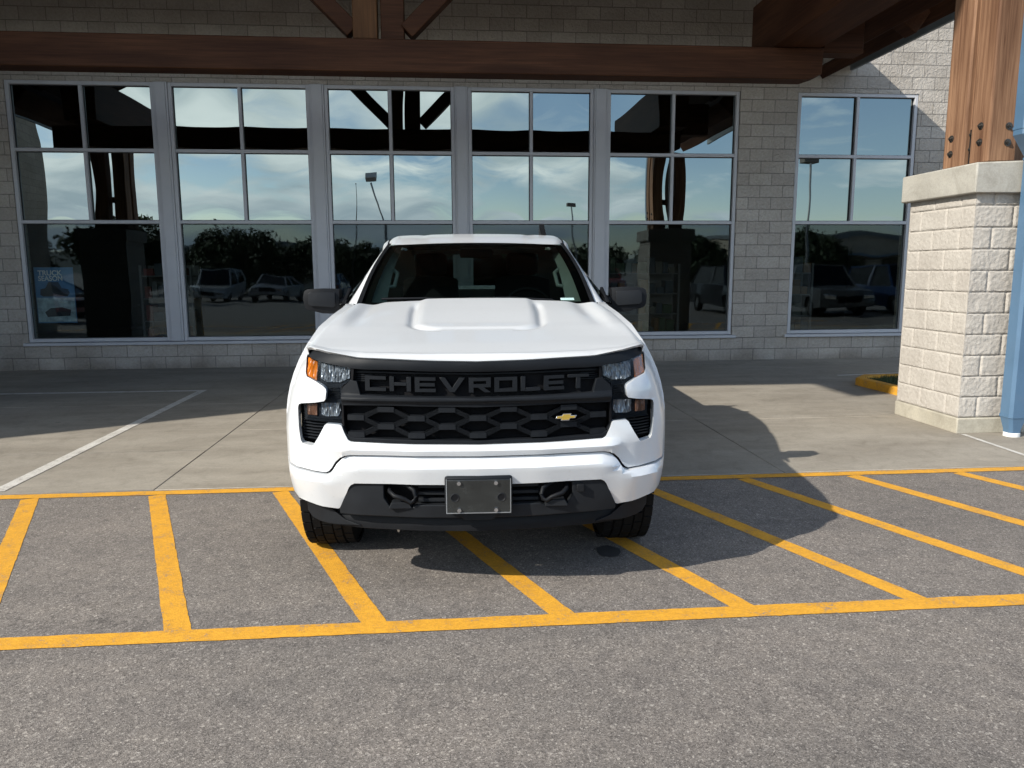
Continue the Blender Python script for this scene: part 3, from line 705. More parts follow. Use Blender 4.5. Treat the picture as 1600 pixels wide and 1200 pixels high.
def both(name, polys, off, mat, cu=None, cv=(), th=(0, .05, 0), parent=trk, bevel=.003, smooth=32):
    """mirrored front panels as one mesh; off may be a function of (x,z)"""
    cu = cu if cu is not None else frange(-1.05, 1.05, 42)
    f = (lambda x, z: (x, yN(x, z)+(off(abs(x), z) if callable(off) else off), z))
    for P in (polys, [[(-u, v) for u, v in p][::-1] for p in polys]): finish(name, panel(P, f, cu, cv, th), mat, parent, smooth, bevel, 2)
def span(half):                                # half outline starting & ending on x=0 -> full outline
    return half + [(-u, v) for u, v in half[::-1] if u > 1e-6]
def centre(name, half, off, mat, cv=(), th=(0, .05, 0), parent=trk, bevel=.003, smooth=32):
    f = (lambda x, z: (x, yN(x, z)+(off(abs(x), z) if callable(off) else off), z))
    return finish(name, panel([span(half)], f, frange(-1.05, 1.05, 42), cv, th), mat, parent, smooth, bevel, 2)

# dark core behind the fascia
bm = bmesh.new(); box(bm, -.82, .82, .30, 1.3, .40, 1.15)
finish('engine_bay', bm, 'matte_black', trk, 0)
both('fascia_core', [[(0, .44), (.62, .44), (.86, .60), (.865, 1.15), (0, 1.15)]], .125, 'matte_black', th=(0, .03, 0), bevel=0)

# upper white bumper + headlamp finger
def off_up(x, z):
    o = 0.0
    if x < .66 and z < .795:
        o += -.032*sstep(.80, .765, z) + .012*sstep(.762, .735, z)
    if x > .60: o += -.022*math.exp(-((z-.79)/.09)**2)*sstep(.60, .70, x)*sstep(.90, .80, x)
    if z > .96: o += .020*sstep(.10, .0, abs(z-1.02))*-1*sstep(.96, .86, x)
    return o
UP = [(0, .737), (.418, .740), (.608, .738), (.640, .732), (.664, .718), (.690, .694), (.712, .660), (.726, .645), (.742, .638), (.80, .641), (.876, .645), (.95, .650), (1.0, .655),
      (1.003, .80), (.990, .93), (.972, 1.0), (.952, 1.06), (.925, 1.12), (.897, 1.17), (.872, 1.205), (.850, 1.205), (.846, 1.184), (.841, 1.115), (.832, 1.097), (.80, 1.086), (.773, 1.077), (.739, 1.061), (.726, 1.050), (.722, 1.038), (.727, 1.0), (.735, .990), (.781, .981), (.862, .968), (.876, .962), (.883, .945),
      (.881, .85), (.872, .785), (.862, .772), (.805, .770), (.795, .776), (.766, .82), (.737, .872), (.727, .879), (.662, .879), (.652, .873), (.640, .842), (.622, .806), (.606, .797), (.416, .792), (0, .788)]
centre('front_bumper_cover', UP, off_up, 'white_car_paint', cv=[.75, .765, .78, .80, .82, .86, .90, .97, 1.02, 1.07, 1.12, 1.16], th=(0, .055, 0), bevel=.005)
# lower white bumper
def zcr(x): return interp(x, [0, .60, .66, .72, .8, 1.0], [.683, .680, .664, .615, .600, .612])
def off_lo(x, z):
    c = zcr(x); k = sstep(1.02, .90, x)
    if z > c: return k*(-.050 + .045*min(1, (z-c)/.048))
    return k*(-.050 + .30*(c-z))
LO = [(0, .729), (.418, .732), (.608, .730), (.636, .724), (.656, .711), (.682, .686), (.704, .652), (.718, .637), (.738, .629), (.80, .633), (.876, .637), (.95, .642), (1.0, .647), (.996, .58), (.980, .50), (.955, .482), (.863, .478), (.768, .463), (.688, .455), (.678, .460), (.653, .512), (.624, .575), (.612, .590), (.594, .600), (.422, .603), (0, .598)]
centre('lower_bumper', LO, off_lo, 'white_car_paint', cv=[.49, .52, .55, .58, .60, .62, .64, .66, .672, .683, .695, .71], th=(0, .055, 0), bevel=.005)
# seam between the two bumper pieces
centre('bumper_seam', [(0, .722), (.60, .724), (.635, .716), (.66, .695), (.70, .640), (.73, .622), (.80, .625), (.99, .64), (.99, .66), (.80, .650), (.745, .646), (.72, .664), (.69, .712), (.65, .738), (.60, .745), (0, .744)], .022, 'matte_black', th=(0, .02, 0), bevel=0)

# black lower fascia with tow hook pockets and slats
FA = [(0, .600), (.130, .601), (.162, .603), (.284, .603), (.284, .575), (.298, .535), (.33, .485), (.42, .482), (.448, .525), (.452, .606), (.594, .603), (.611, .592), (.624, .574), (.653, .512), (.676, .462), (.676, .436), (.56, .436), (0, .430)]
FA2 = [(0, .600)] + [(.16, .604), (.16, .595), (.16, .50), (.293, .50), (.30, .478), (.43, .476), (.455, .53), (.455, .606)] + FA[10:]
def off_fa(x, z): return -.012 + .10*max(0, .50-z) - .03*sstep(.46, .64, x)*0
centre('lower_fascia', [(0, .496), (.295, .496), (.325, .480), (.425, .480), (.454, .528), (.454, .607), (.594, .605), (.612, .594), (.625, .576), (.654, .513), (.678, .461), (.676, .434), (.56, .434), (0, .428)], off_fa, 'grey_plastic', cv=[.45, .48, .51, .54, .57], th=(0, .05, 0), bevel=.004)
for i, z in enumerate((.512, .546, .580)):
    centre('fascia_slat', [(0, z+.008), (.290, z+.008), (.290, z-.008), (0, z-.008)], .018, 'grey_plastic', th=(0, .04, 0), bevel=.002)
both('pocket_back', [[(.29, .60), (.46, .60), (.46, .47), (.29, .47)]], .085, 'matte_black', th=(0, .01, 0), bevel=0)
for s in (-1, 1):
    bm = bmesh.new()
    pts = [(s*.430, .07, .570), (s*.425, .02, .562), (s*.40, -.008, .547), (s*.375, -.012, .540), (s*.350, -.010, .530), (s*.325, -.008, .512), (s*.308, -.006, .520), (s*.300, -.004, .545), (s*.310, .0, .572), (s*.335, .02, .585), (s*.36, .06, .585)]
    tube(bm, pts, .0105, 12); finish('tow_hook', bm, 'black_plastic', trk, 60)
    bm = bmesh.new(); prism(bm, [(.318, .481), (.432, .481), (.415, .512), (.35, .512), (.33, .50)] if s > 0 else [(-.318, .481), (-.33, .50), (-.35, .512), (-.415, .512), (-.432, .481)], -.002, .06); finish('hook_shelf', bm, 'grey_plastic', trk, 0, .003)
# parking sensor on the passenger side of the photo's right
boxo('square_cap', 'black_plastic', trk, .475, .51, .01, .03, .545, .582, bevel=.003)
# air dam
def off_dam(x, z): return .055 + .25*(.44-z)*0 - .02*sstep(.44, .38, z) + .02*(x/.8)
centre('air_dam', [(0, .445), (.60, .445), (.70, .462), (.80, .475), (.87, .478), (.868, .40), (.84, .368), (.80, .356), (.714, .350), (0, .348)], off_dam, 'black_plastic', cv=[.37, .39, .41, .43], th=(0, .05, 0), bevel=.004)
both('dam_lip', [[(.865, .478), (.80, .472), (.72, .432), (.66, .388), (.58, .366), (.714, .358), (.80, .361), (.84, .372), (.868, .405)]], .038, 'grey_plastic', cv=[.40, .43], th=(0, .02, 0), bevel=.003)
# number plate
npl = boxo('plate_bracket', 'satin_black', trk, -.160, .160, -.050, .02, .468, .648, bevel=.012)
boxo('number_plate', 'plate_smoke', npl, -.150, .150, -.056, -.050, .475, .632, bevel=.002)
bm = bmesh.new()
for a, b, c, d in ((-.153, .153, .470, .474), (-.153, -.149, .474, .636), (.149, .153, .474, .636)): box(bm, a, b, -.058, -.050, c, d)
finish('plate_rim', bm, 'galvanised', npl, 0)
for x, z in ((-.092, .618), (.082, .618), (-.092, .487), (.082, .487)):
    bm = bmesh.new(); tube(bm, [(x, -.056, z), (x, -.066, z)], .0095, 14); finish('screw', bm, 'chrome', npl, 30)
for x in (-.112, .108):
    bm = bmesh.new(); tube(bm, [(x, -.0565, .548), (x, -.0572, .548)], .0155, 20); finish('hole', bm, 'matte_black', npl, 0)
    bm = bmesh.new(); lathe(bm, [(.015, -.0575), (.018, -.060), (.0205, -.0565)], (x, 0, .548), 'Y', 24); finish('hole_rim', bm, 'grey_plastic', npl, 40)
bm = bmesh.new(); prism(bm, [(-.10, .458), (.10, .458), (.07, .425), (-.07, .425)], -.02, .02); finish('fascia_bulge', bm, 'grey_plastic', trk, 0, .006)

# --- grille
def off_band(x, z): return -.002 + .010*abs((z-1.165)/.02)**2*.3
BAND = [(0, 1.179), (.195, 1.183), (.405, 1.190), (.567, 1.194), (.651, 1.206), (.766, 1.222), (.812, 1.231), (.846, 1.236), (.846, 1.19), (.824, 1.188), (.768, 1.176), (.669, 1.161), (.598, 1.149), (.516, 1.146), (.406, 1.146), (.156, 1.137), (0, 1.136)]
centre('grille_top_bar', BAND, off_band, 'satin_black', cv=[1.14, 1.15, 1.16, 1.17, 1.18, 1.19, 1.20, 1.21], th=(0, .05, 0), bevel=.006)
centre('grille_panel', [(0, 1.14), (.62, 1.155), (.615, 1.09), (.575, 1.07), (.575, 1.015), (0, 1.01)], .055, 'matte_black', th=(0, .02, 0), bevel=0)
for i in range(7):                             # fine ribs beside the lettering
    z = 1.085+.0095*i
    both('grille_rib', [[(.50, z), (.605, z), (.605, z+.0045), (.50, z+.0045)]], .040, 'satin_black', th=(0, .02, 0), bevel=0) if i < 6 else None
centre('grille_rail', [(0, 1.128), (.56, 1.136), (.60, 1.136), (.60, 1.129), (.56, 1.127), (0, 1.118)], .030, 'satin_black', th=(0, .03, 0), bevel=.002)
def off_bar(x, z): return .002 - .018*sstep(.985, 1.0, z)*sstep(1.03, 1.008, z)
BARP = [(0, 1.013), (.41, 1.021), (.555, 1.026), (.571, 1.088), (.600, 1.094), (.639, 1.058), (.650, 1.04), (.648, .986), (.640, .972), (.60, .974), (.411, .976), (0, .968)]
centre('grille_bar', BARP, off_bar, 'satin_black', cv=[.98, .99, 1.0, 1.005, 1.01, 1.015, 1.02, 1.03, 1.06], th=(0, .06, 0), bevel=.004)
# raised letters, cut as wide block strokes
def rect(a, b, c, d): return [(a, c), (b, c), (b, d), (a, d)]
HS, ST = .070, .0165
def letter(ch, w_):
    s = ST*1.35; h = HS; v = ST*.95; m = h/2
    if ch == 'C': return [rect(0, s, 0, h), rect(s, w_, 0, v), rect(s, w_, h-v, h)]
    if ch == 'H': return [rect(0, s, 0, h), rect(w_-s, w_, 0, h), rect(s, w_-s, m-v/2, m+v/2)]
    if ch == 'E': return [rect(0, s, 0, h), rect(s, w_, 0, v), rect(s, w_*.96, m-v/2, m+v/2), rect(s, w_, h-v, h)]
    if ch == 'V': return [[(0, h), (s*1.25, h), (w_/2, s*.9), (w_-s*1.25, h), (w_, h), (w_/2+s*.55, 0), (w_/2-s*.55, 0)]]
    if ch == 'R': return [rect(0, s, 0, h), rect(s, w_, h-v, h), rect(s, w_, m-v*.7, m+v*.3), rect(w_-s, w_, m+v*.3, h-v), [(w_*.42, m-v*.7), (w_*.42+s*1.2, m-v*.7), (w_, 0), (w_-s*1.3, 0)]]
    if ch == 'O': return [rect(0, s, 0, h), rect(w_-s, w_, 0, h), rect(s, w_-s, 0, v), rect(s, w_-s, h-v, h)]
    if ch == 'L': return [rect(0, s, 0, h), rect(s, w_, 0, v)]
    if ch == 'T': return [rect(w_/2-s/2, w_/2+s/2, 0, h-v), rect(0, w_, h-v, h)]
x = -.533
for ch, w_ in zip('CHEVROLET', (.100, .104, .098, .122, .104, .108, .094, .098, .106)):
    polys = [[(x+u, 1.044+v+.004*0) for u, v in p] for p in letter(ch, w_)]
    def fm(u, z): return (u, yN(u, z)+.018, z + .012*(1-(abs(u)/.55))*0 - .008*(1-abs(u)/.55))
    finish('grille_letter', panel(polys, fm, frange(-.6, .6, 12), (), (0, .03, 0)), 'satin_black', trk, 30, .0015, 1); x += w_+.0170
# lower lattice: nodes joined by splayed struts, elongated hexagon openings
bm = bmesh.new(); PX, PZ = .1455, .0415; Z0 = .9555
def strut(bm, a, b, t0, t1):
    d = Vector((b[0]-a[0], b[1]-a[1])); n_ = Vector((-d.y, d.x)).normalized()
    segs = 3
    for s_ in range(segs):
        p = Vector(a)+d*(s_/segs); q = Vector(a)+d*((s_+1)/segs)
        poly = [p-n_*t0, q-n_*t0, q+n_*t0, p+n_*t0]
        if max(abs(v.x) for v in poly) > .632: continue
        f = [bm.verts.new((v.x, yN(v.x, v.y)+.012, v.y)) for v in poly]; g = [bm.verts.new((v.x, yN(v.x, v.y)+.050, v.y)) for v in poly]
        bm.faces.new(f); bm.faces.new(g[::-1])
        for k in range(4): bm.faces.new((f[k], g[k], g[(k+1) % 4], f[(k+1) % 4]))
def node(bm, x, z):
    hw, hh = .040, .0125
    for x0, x1 in ((x-hw, x), (x, x+hw)):
        if abs(x0) > .635 or abs(x1) > .635: continue
        for yy, hz_ in ((.008, hh),):
            f = [bm.verts.new((u, yN(u, v)+yy, v)) for u, v in ((x0, z-hz_), (x1, z-hz_), (x1, z+hz_), (x0, z+hz_))]
            g = [bm.verts.new((v.co.x, v.co.y+.05, v.co.z)) for v in f]
            bm.faces.new(f); bm.faces.new(g[::-1])
            for k in range(4): bm.faces.new((f[k], g[k], g[(k+1) % 4], f[(k+1) % 4]))
for r_ in range(4):
    for i in range(-5, 6):
        if (i + r_) % 2 == 0: continue
        x, z = PX*i, Z0-PZ*r_
        node(bm, x, z)
        for sx in (-1, 1):
            for sz in (-1, 1):
                if (r_ == 0 and sz > 0) or (r_ == 3 and sz < 0): continue
                a = (x+sx*.038, z+sz*.004); b = (x+sx*(PX-.038), z+sz*(PZ-.004)); strut(bm, a, b, .0108, 0)
finish('grille_lattice', bm, 'satin_black', trk, 30)
bm = bmesh.new()
for z, h_ in ((.803, .010),):
    pass
centre('grille_sill', [(0, .806), (.40, .812), (.60, .818), (.628, .835), (.645, .868), (.648, .858), (.632, .822), (.606, .800), (.416, .795), (0, .790)], .004, 'satin_black', th=(0, .05, 0), bevel=.002)
centre('grille_back', [(0, .985), (.64, .985), (.642, .88), (.62, .81), (0, .795)], .075, 'matte_black', th=(0, .01, 0), bevel=0)
both('grille_side', [[(.600, 1.149), (.600, 1.094), (.645, 1.058), (.652, .88), (.640, .87), (.642, .98), (.637, 1.05), (.590, 1.092), (.585, 1.148)]], .006, 'matte_black', th=(0, .06, 0), bevel=.001)
bt = .421; bz = .913
bm = panel([[(bt+a*.052, bz+b*.017) for a, b in ((-1, -.42), (-.42, -.42), (-.52, -1), (.30, -1), (.40, -.42), (.88, -.42), (1.0, .42), (.42, .42), (.52, 1), (-.30, 1), (-.40, .42), (-.88, .42))]], lambda u, z: (u, yN(u, z)-.012, z), (), (), (0, .012, 0))
em = finish('bow_tie_emblem', bm, 'chrome', trk, 30, .001, 1)
bm = panel([[(bt+a*.044, bz+b*.0125) for a, b in ((-1, -.38), (-.40, -.38), (-.50, -1), (.30, -1), (.40, -.38), (.88, -.38), (1.0, .38), (.42, .38), (.52, 1), (-.30, 1), (-.40, .38), (-.88, .38))]], lambda u, z: (u, yN(u, z)-.0145, z), (), (), (0, .003, 0))
finish('gold_infill', bm, 'gold_emblem', em, 30)

# --- headlamps
def one(name, poly, off, mat, s, th=(0, .02, 0), parent=trk, bevel=.002, cu=None, cv=()):
    p = poly if s > 0 else [(-u, v) for u, v in poly][::-1]
    f = (lambda x, z: (x, yN(x, z)+(off(abs(x), z) if callable(off) else off), z))
    return finish(name, panel([p], f, cu or frange(-1.05, 1.05, 42), cv, th), mat, parent, 32, bevel, 2)
HOUS = [(.846, 1.19), (.842, 1.10), (.775, 1.075), (.735, 1.058), (.722, 1.04), (.728, .992), (.782, .98), (.850, .970), (.850, .885), (.737, .882), (.652, .878), (.652, 1.058), (.602, 1.092), (.600, 1.150), (.669, 1.162), (.768, 1.177)]
for s in (-1, 1):
    hs = one('headlight', HOUS, .030, 'grey_plastic', s, (0, .05, 0), bevel=0)
    one('reflector', [(.757, 1.166), (.757, 1.092), (.725, 1.076), (.656, 1.078), (.610, 1.100), (.606, 1.148), (.64, 1.152), (.69, 1.156)], .024, 'lamp_reflector', s, (0, .01, 0), hs, 0)
    one('reflector', [(.758, .974), (.758, .918), (.735, .910), (.672, .914), (.660, .94), (.662, .978)], .024, 'lamp_reflector', s, (0, .01, 0), hs, 0)
    one('turn_signal', [(.836, 1.184), (.775, 1.169), (.777, 1.081), (.834, 1.100)], .012, 'amber_lens', s, (0, .02, 0), hs, .002)
    one('turn_signal', [(.836, .966), (.780, .970), (.780, .912), (.834, .912)], .020, 'dull_amber_lens', s, (0, .015, 0), hs, .002)
    for zz in (.885, .897): one('trim_rib', [(.66, zz), (.845, zz), (.845, zz+.004), (.66, zz+.004)], .024, 'black_plastic', s, (0, .01, 0), hs, 0)
    for k in range(5): one('trim_rib', [(.665, 1.000+.012*k), (.715, 1.000+.012*k), (.715, 1.004+.012*k), (.665, 1.004+.012*k)], .024, 'black_plastic', s, (0, .01, 0), hs, 0)
    one('lens', [(u, v) for u, v in HOUS], .004, 'lens_glass', s, (0, .004, 0), hs, 0)
    vt = one('air_vent', [(.885, .965), (.852, .968), (.848, .884), (.737, .880), (.766, .82), (.795, .772), (.872, .772), (.884, .85)], .075, 'matte_black', s, (0, .02, 0), bevel=0)
    for k in range(6): one('vent_slat', [(.79-.012*k+.0, .790+.015*k), (.868, .790+.015*k), (.868, .796+.015*k), (.788-.012*k, .796+.015*k)], .045, 'satin_black', s, (0, .03, 0), vt, 0)

# --- bonnet
XE = lambda y: interp(y, [.2, .45, .7, 1.0, 1.25, 1.42], [.842, .852, .850, .835, .805, .765])
HB = 1.40
def hood_z(x, y):
    ax = abs(x)
    zc_ = interp(y, [0, .06, .3, .6, .8, 1.0, 1.2, 1.45], [1.183, 1.212, 1.245, 1.281, 1.308, 1.340, 1.374, 1.418])
    ze = interp(y, [.1, .25, .45, .7, 1.0, 1.42], [1.20, 1.232, 1.262, 1.308, 1.352, 1.398])
    t = (ax/.85)
    z = zc_ + (ze-zc_)*t**2.2
    g = sstep(.70, .95, y)
    # centre dome, and the scooped channels beside it
    lim = .342 + .02*sstep(.7, 1.2, y)
    qx = ax-(lim-.15); qy = .80-y
    hyp = math.hypot(max(qx, 0), max(qy, 0)); dd = hyp-.15+min(max(qx, qy), 0)
    z += (.0065+.0045*sstep(.75, 1.1, y))*sstep(.012, -.046, dd)
    z -= .016*math.exp(-((dd-.022)/.022)**2)*(max(qx, 0)/(hyp+.001))**.8*sstep(1.40, 1.22, y)*(1 if qx > 0 else 0)
    # outer fold running back to the screen corner
    z -= .013*sstep(.55, 1.1, y)*math.exp(-((ax-.66-.05*(1.4-y))/.05)**2)
    z += .010*sstep(.5, .9, y)*math.exp(-((ax-.76)/.05)**2)
    return z
def hood_pt(u, v):
    s = 2*u-1
    vv = v**1.25
    yb = 1.40 + .055*(1-abs(s)**2) - .06*sstep(.86, 1.0, abs(s))
    xf = s*.838
    y0 = yN(xf, 1.19) + .004
    y = y0 + (yb-y0)*vv; x = s*XE(y) if v > 0 else xf
    y = y0 + (yb-y0)*vv
    d = y-y0
    z = hood_z(x, y)
    zf = interp(abs(x), [0, .2, .4, .567, .65, .77, .85], [1.183, 1.187, 1.194, 1.199, 1.211, 1.229, 1.236])
    k = sstep(.0, .085, d)
    if d < .085: z = (zf+.004)*(1-k) + z*k + .012*math.sin(math.pi*min(1, d/.085))*.6
    e = max(0, abs(s)-.955)/.045; z -= .012*e*e
    return (x, y, z)
bm = bmesh.new(); vs = grid(bm, 180, 100, hood_pt)
def skirt(row, d):
    nxt = [bm.verts.new(v.co+Vector(d)) for v in row]
    for i in range(len(row)-1): bm.faces.new((row[i], row[i+1], nxt[i+1], nxt[i]))
skirt([c[0] for c in vs], (0, .02, -.012)); skirt([c[-1] for c in vs], (0, -.01, -.03)); skirt(vs[0], (.004, 0, -.03)); skirt(vs[-1], (-.004, 0, -.03))
finish('bonnet', bm, 'white_car_paint', trk, 60)
# dark cowl panel behind the bonnet
def cowl(u, v):
    s = 2*u-1; x = s*.80; y = 1.385+.05*(1-abs(s)**2)+(.20)*v; return (x, y, 1.372+.012*(1-abs(s)**2)+.004*v)
bm = bmesh.new(); grid(bm, 24, 4, cowl); finish('cowl', bm, 'black_plastic', trk, 40)
for x0, x1 in ((-.05, -.62), (.50, -.05)):
    bm = bmesh.new(); tube(bm, [(x0, 1.47, 1.412), ((x0+x1)/2, 1.475, 1.428), (x1, 1.50, 1.424)], .008, 8); finish('wiper', bm, 'black_plastic', trk, 60)

# --- body sides, fenders with wheel arches, doors, bed
def arch(cy, cz, r, n=18):
    out = []
    for k in range(n+1):
        a = math.pi*(1.06) - (math.pi*1.12)*k/n
        out.append((cy + r*math.cos(a), cz + r*math.sin(a)))
    return out
AXF, AXR, TR = .95, 4.70, .405
for s in (-1, 1):
    def fm(y, z, s=s): return (s*XS(y, z), y, z)
    cuts = frange(.45, 5.85, 44); cz_ = frange(.35, 1.42, 16)
    def side(name, poly, mat='white_car_paint', off=0.0, bev=.004, th=.05):
        f = (lambda y, z: (s*(XS(y, z)+off), y, z))
        return finish(name, panel([poly], f, cuts, cz_, (-s*th, 0, 0)), mat, trk, 32, bev, 2)
    ar = arch(AXF, .44, .475); ar = [q for q in ar if q[1] > .40]
    top = [(y, ztop(y)) for y in (1.50, 1.4, 1.2, 1.0, .85, .7, .55, .42)]
    side('front_fender', [(.425, 1.215), (.425, .66)] + [(.48, .655)] + [q for q in ar] + [(1.50, .42)] + top[0:] , bev=.003)
    side('fender_liner', [q for q in arch(AXF, .44, .485)], 'matte_black', -.06, 0)
    side('front_door', [(1.508, .46), (2.62, .46), (2.62, 1.385), (1.508, 1.375)])
    side('rear_door', [(2.628, .46), (3.72, .46), (3.72, 1.395), (2.628, 1.385)])
    side('rocker', [(1.50, .40), (3.95, .40), (3.95, .452), (1.50, .452)], 'black_plastic', -.02)
    ar2 = [q for q in arch(AXR, .44, .475) if q[1] > .46]
    side('bed_side', [(3.80, .46)] + ar2 + [(5.62, .50), (5.80, .60), (5.80, 1.43), (3.80, 1.42)])
    side('cab_corner', [(3.728, .46), (3.792, .46), (3.792, 1.40), (3.728, 1.395)])
    side('wheel_arch_liner', arch(AXR, .44, .485), 'matte_black', -.06, 0)
    for yy in (2.42, 3.50): bm = bmesh.new(); tube(bm, [(s*1.0, yy-.10, 1.14), (s*1.035, yy-.08, 1.145), (s*1.035, yy+.08, 1.145), (s*1.0, yy+.10, 1.14)], .013, 10); finish('door_handle', bm, 'black_plastic', trk, 60)
bm = bmesh.new(); box(bm, -.93, .93, 3.80, 3.84, .5, 1.43); box(bm, -.93, .93, 3.84, 5.80, .82, .86); finish('bed', bm, 'white_car_paint', trk, 0)
boxo('tailgate', 'white_car_paint', trk, -.92, .92, 5.74, 5.80, .72, 1.43, bevel=.01)
boxo('rear_bumper', 'black_plastic', trk, -.98, .98, 5.70, 5.90, .48, .70, bevel=.02)
for s in (-1, 1): boxo('tail_light', 'red_plastic', trk, *(sorted((s*.925, s*.985))), 5.74, 5.815, .95, 1.36, bevel=.01)
bm = bmesh.new(); box(bm, -.80, .80, 1.3, 3.8, .36, .46); box(bm, -.45, .45, 3.8, 5.7, .45, .60); finish('chassis', bm, 'matte_black', trk, 0)
bm = bmesh.new(); tube(bm, [(-.85, AXF, .40), (.85, AXF, .40)], .05, 12); finish('axle', bm, 'matte_black', trk, 40)
bm = bmesh.new(); tube(bm, [(-.85, AXR, .40), (.85, AXR, .40)], .06, 12); finish('axle', bm, 'matte_black', trk, 40)

# --- greenhouse
def zroof(y): return interp(y, [2.30, 2.40, 2.6, 2.9, 3.2, 3.6, 3.86], [1.812, 1.832, 1.868, 1.905, 1.922, 1.905, 1.865])
def xroof(y): return interp(y, [2.30, 2.45, 2.7, 3.3, 3.86], [.664, .680, .706, .715, .68])
def roof_pt(u, v):
    s = 2*u-1; y = 2.32 + 1.54*v - .05*(1-s*s)*(1-v); xr = xroof(y); x = s*xr
    z = zroof(y) - .018*abs(s)**2 - .032*max(0, (abs(s)-.90)/.10)**2
    # two shallow pressed channels
    z -= .006*math.exp(-((abs(s)-.62)/.05)**2)*sstep(.1, .25, v)
    return (x, y, z)
bm = bmesh.new(); grid(bm, 48, 30, roof_pt); rf = finish('roof', bm, 'white_car_paint', trk, 60)
# windscreen
WB0, WB1 = (1.50, 1.385), (2.335, 1.802)
def ws_pt(u, v, k=1.0, lift=0.0):
    s = (2*u-1)*k; xb = .765 + (.648-.765)*v + .012*math.sin(math.pi*v)
    y = WB0[0] + (WB1[0]-WB0[0])*v - .075*(1-abs(s)**2.2)*(1-.35*v) - .012*math.sin(math.pi*v); z = WB0[1] + (WB1[1]-WB0[1])*v + .020*math.sin(math.pi*v) + .006*(1-s*s)*v + lift
    return (s*xb, y, z)
bm = bmesh.new(); grid(bm, 30, 20, lambda u, v: ws_pt(u, v)); wsc = finish('windscreen', bm, 'windscreen_glass', trk, 80, recalc=False)
# black ceramic border
bm = bmesh.new()
for (u0, u1, v0, v1) in ((0, .045, 0, 1), (.955, 1, 0, 1), (.045, .955, .945, 1), (.045, .955, 0, .045)):
    grid(bm, 24 if u1-u0 > .5 else 3, 20 if v1-v0 > .5 else 3, lambda u, v: tuple(Vector(ws_pt(u0+(u1-u0)*u, v0+(v1-v0)*v))+Vector((0, .004, -.006))))
finish('screen_border', bm, 'matte_black', wsc, 80)
for s in (-1, 1):
    # A pillar: inner edge follows the glass, outer edge meets the side glass
    def ap(u, v, s=s):
        i = Vector(ws_pt(1, v)); i.x = abs(i.x)
        o_ = Vector((interp(v, [0, .25, .5, .75, 1], [.858, .812, .775, .744, .717]), i.y+.07+.02*v, i.z - .004 - .055*v))
        p = i.lerp(o_, u) + Vector((.010*math.sin(math.pi*u), -.004, .012*math.sin(math.pi*u)))
        return (s*p.x, p.y, p.z)
    bm = bmesh.new(); grid(bm, 6, 20, ap)
    finish('a_pillar', bm, 'white_car_paint', trk, 70)
    bm = bmesh.new(); grid(bm, 1, 20, lambda u, v: (lambda a_, b_: (s*abs(a_[0]+(b_[0]-a_[0])*u), a_[1]-.006, a_[2]+.008))(ws_pt(1, v, .985), ap(.16, v, 1))); finish('screen_trim', bm, 'black_plastic', trk, 70)
    # roof rail
    def rr(u, v, s=s):
        y = 2.31+1.55*v; a = Vector((xroof(y)-.012, y, zroof(y)-.044)); b = Vector((xroof(y)+.044, y, zroof(y)-.095)); p = a.lerp(b, u); p.x += .012*math.sin(math.pi*u); p.z += .014*math.sin(math.pi*u)
        return (s*p.x, p.y, p.z)
    bm = bmesh.new(); grid(bm, 5, 30, rr); finish('roof_rail', bm, 'white_car_paint', trk, 70)
    bm = bmesh.new(); tube(bm, [(s*(xroof(y)-.006), y, zroof(y)-.043) for y in frange(2.36, 3.85, 16)], .007, 6); finish('roof_ditch_trim', bm, 'black_plastic', trk, 70)
    def sg(u, v, y0, y1, s=s):
        y = y0+(y1-y0)*u; zt_ = zroof(max(2.36, y))-.085; xt_ = xroof(max(2.36, y))+.045; zb = 1.385; xb = .912
        if y < 2.36:
            k = (y-1.56)/.80; zt_ = 1.40 + (zroof(2.36)-.085-1.40)*max(0, k)**.92; xt_ = .86 + (xroof(2.36)+.045-.86)*max(0, k)
        return (s*(xb+(xt_-xb)*v+.012*math.sin(math.pi*v)), y, zb+(zt_-zb)*v)
    for nm, y0, y1 in (('side_window', 1.60, 2.58), ('side_window', 2.68, 3.60)):
        bm = bmesh.new(); grid(bm, 14, 8, lambda u, v: sg(u, v, y0, y1)); finish(nm, bm, 'dark_glass', trk, 70)
    for nm, y0, y1 in (('b_pillar', 2.58, 2.68), ('c_pillar', 3.60, 3.86)):
        bm = bmesh.new(); grid(bm, 3, 8, lambda u, v: sg(u, v, y0, y1)); finish(nm, bm, 'black_plastic' if nm[0] == 'b' else 'white_car_paint', trk, 70)
bm = bmesh.new(); grid(bm, 8, 4, lambda u, v: ((2*u-1)*(.88-.2*v), 3.86-.0*v, 1.40+.40*v)); finish('rear_window', bm, 'rear_glass', trk, 0)
bm = bmesh.new()
for a, b in ((-.9, -.62), (.62, .9)): box(bm, a*.95, b*.95, 3.855, 3.875, 1.38, 1.80)
box(bm, -.66, .66, 3.855, 3.875, 1.76, 1.84); finish('cab_back', bm, 'white_car_paint', trk, 0)
# shark fin aerial
bm = bmesh.new(); prism(bm, [(3.08, 1.905), (3.36, 1.90), (3.36, 1.985), (3.335, 2.012), (3.31, 2.0), (3.20, 1.945)], .560, .602, 'YZ'); finish('roof_aerial', bm, 'black_plastic', trk, 30, .010)

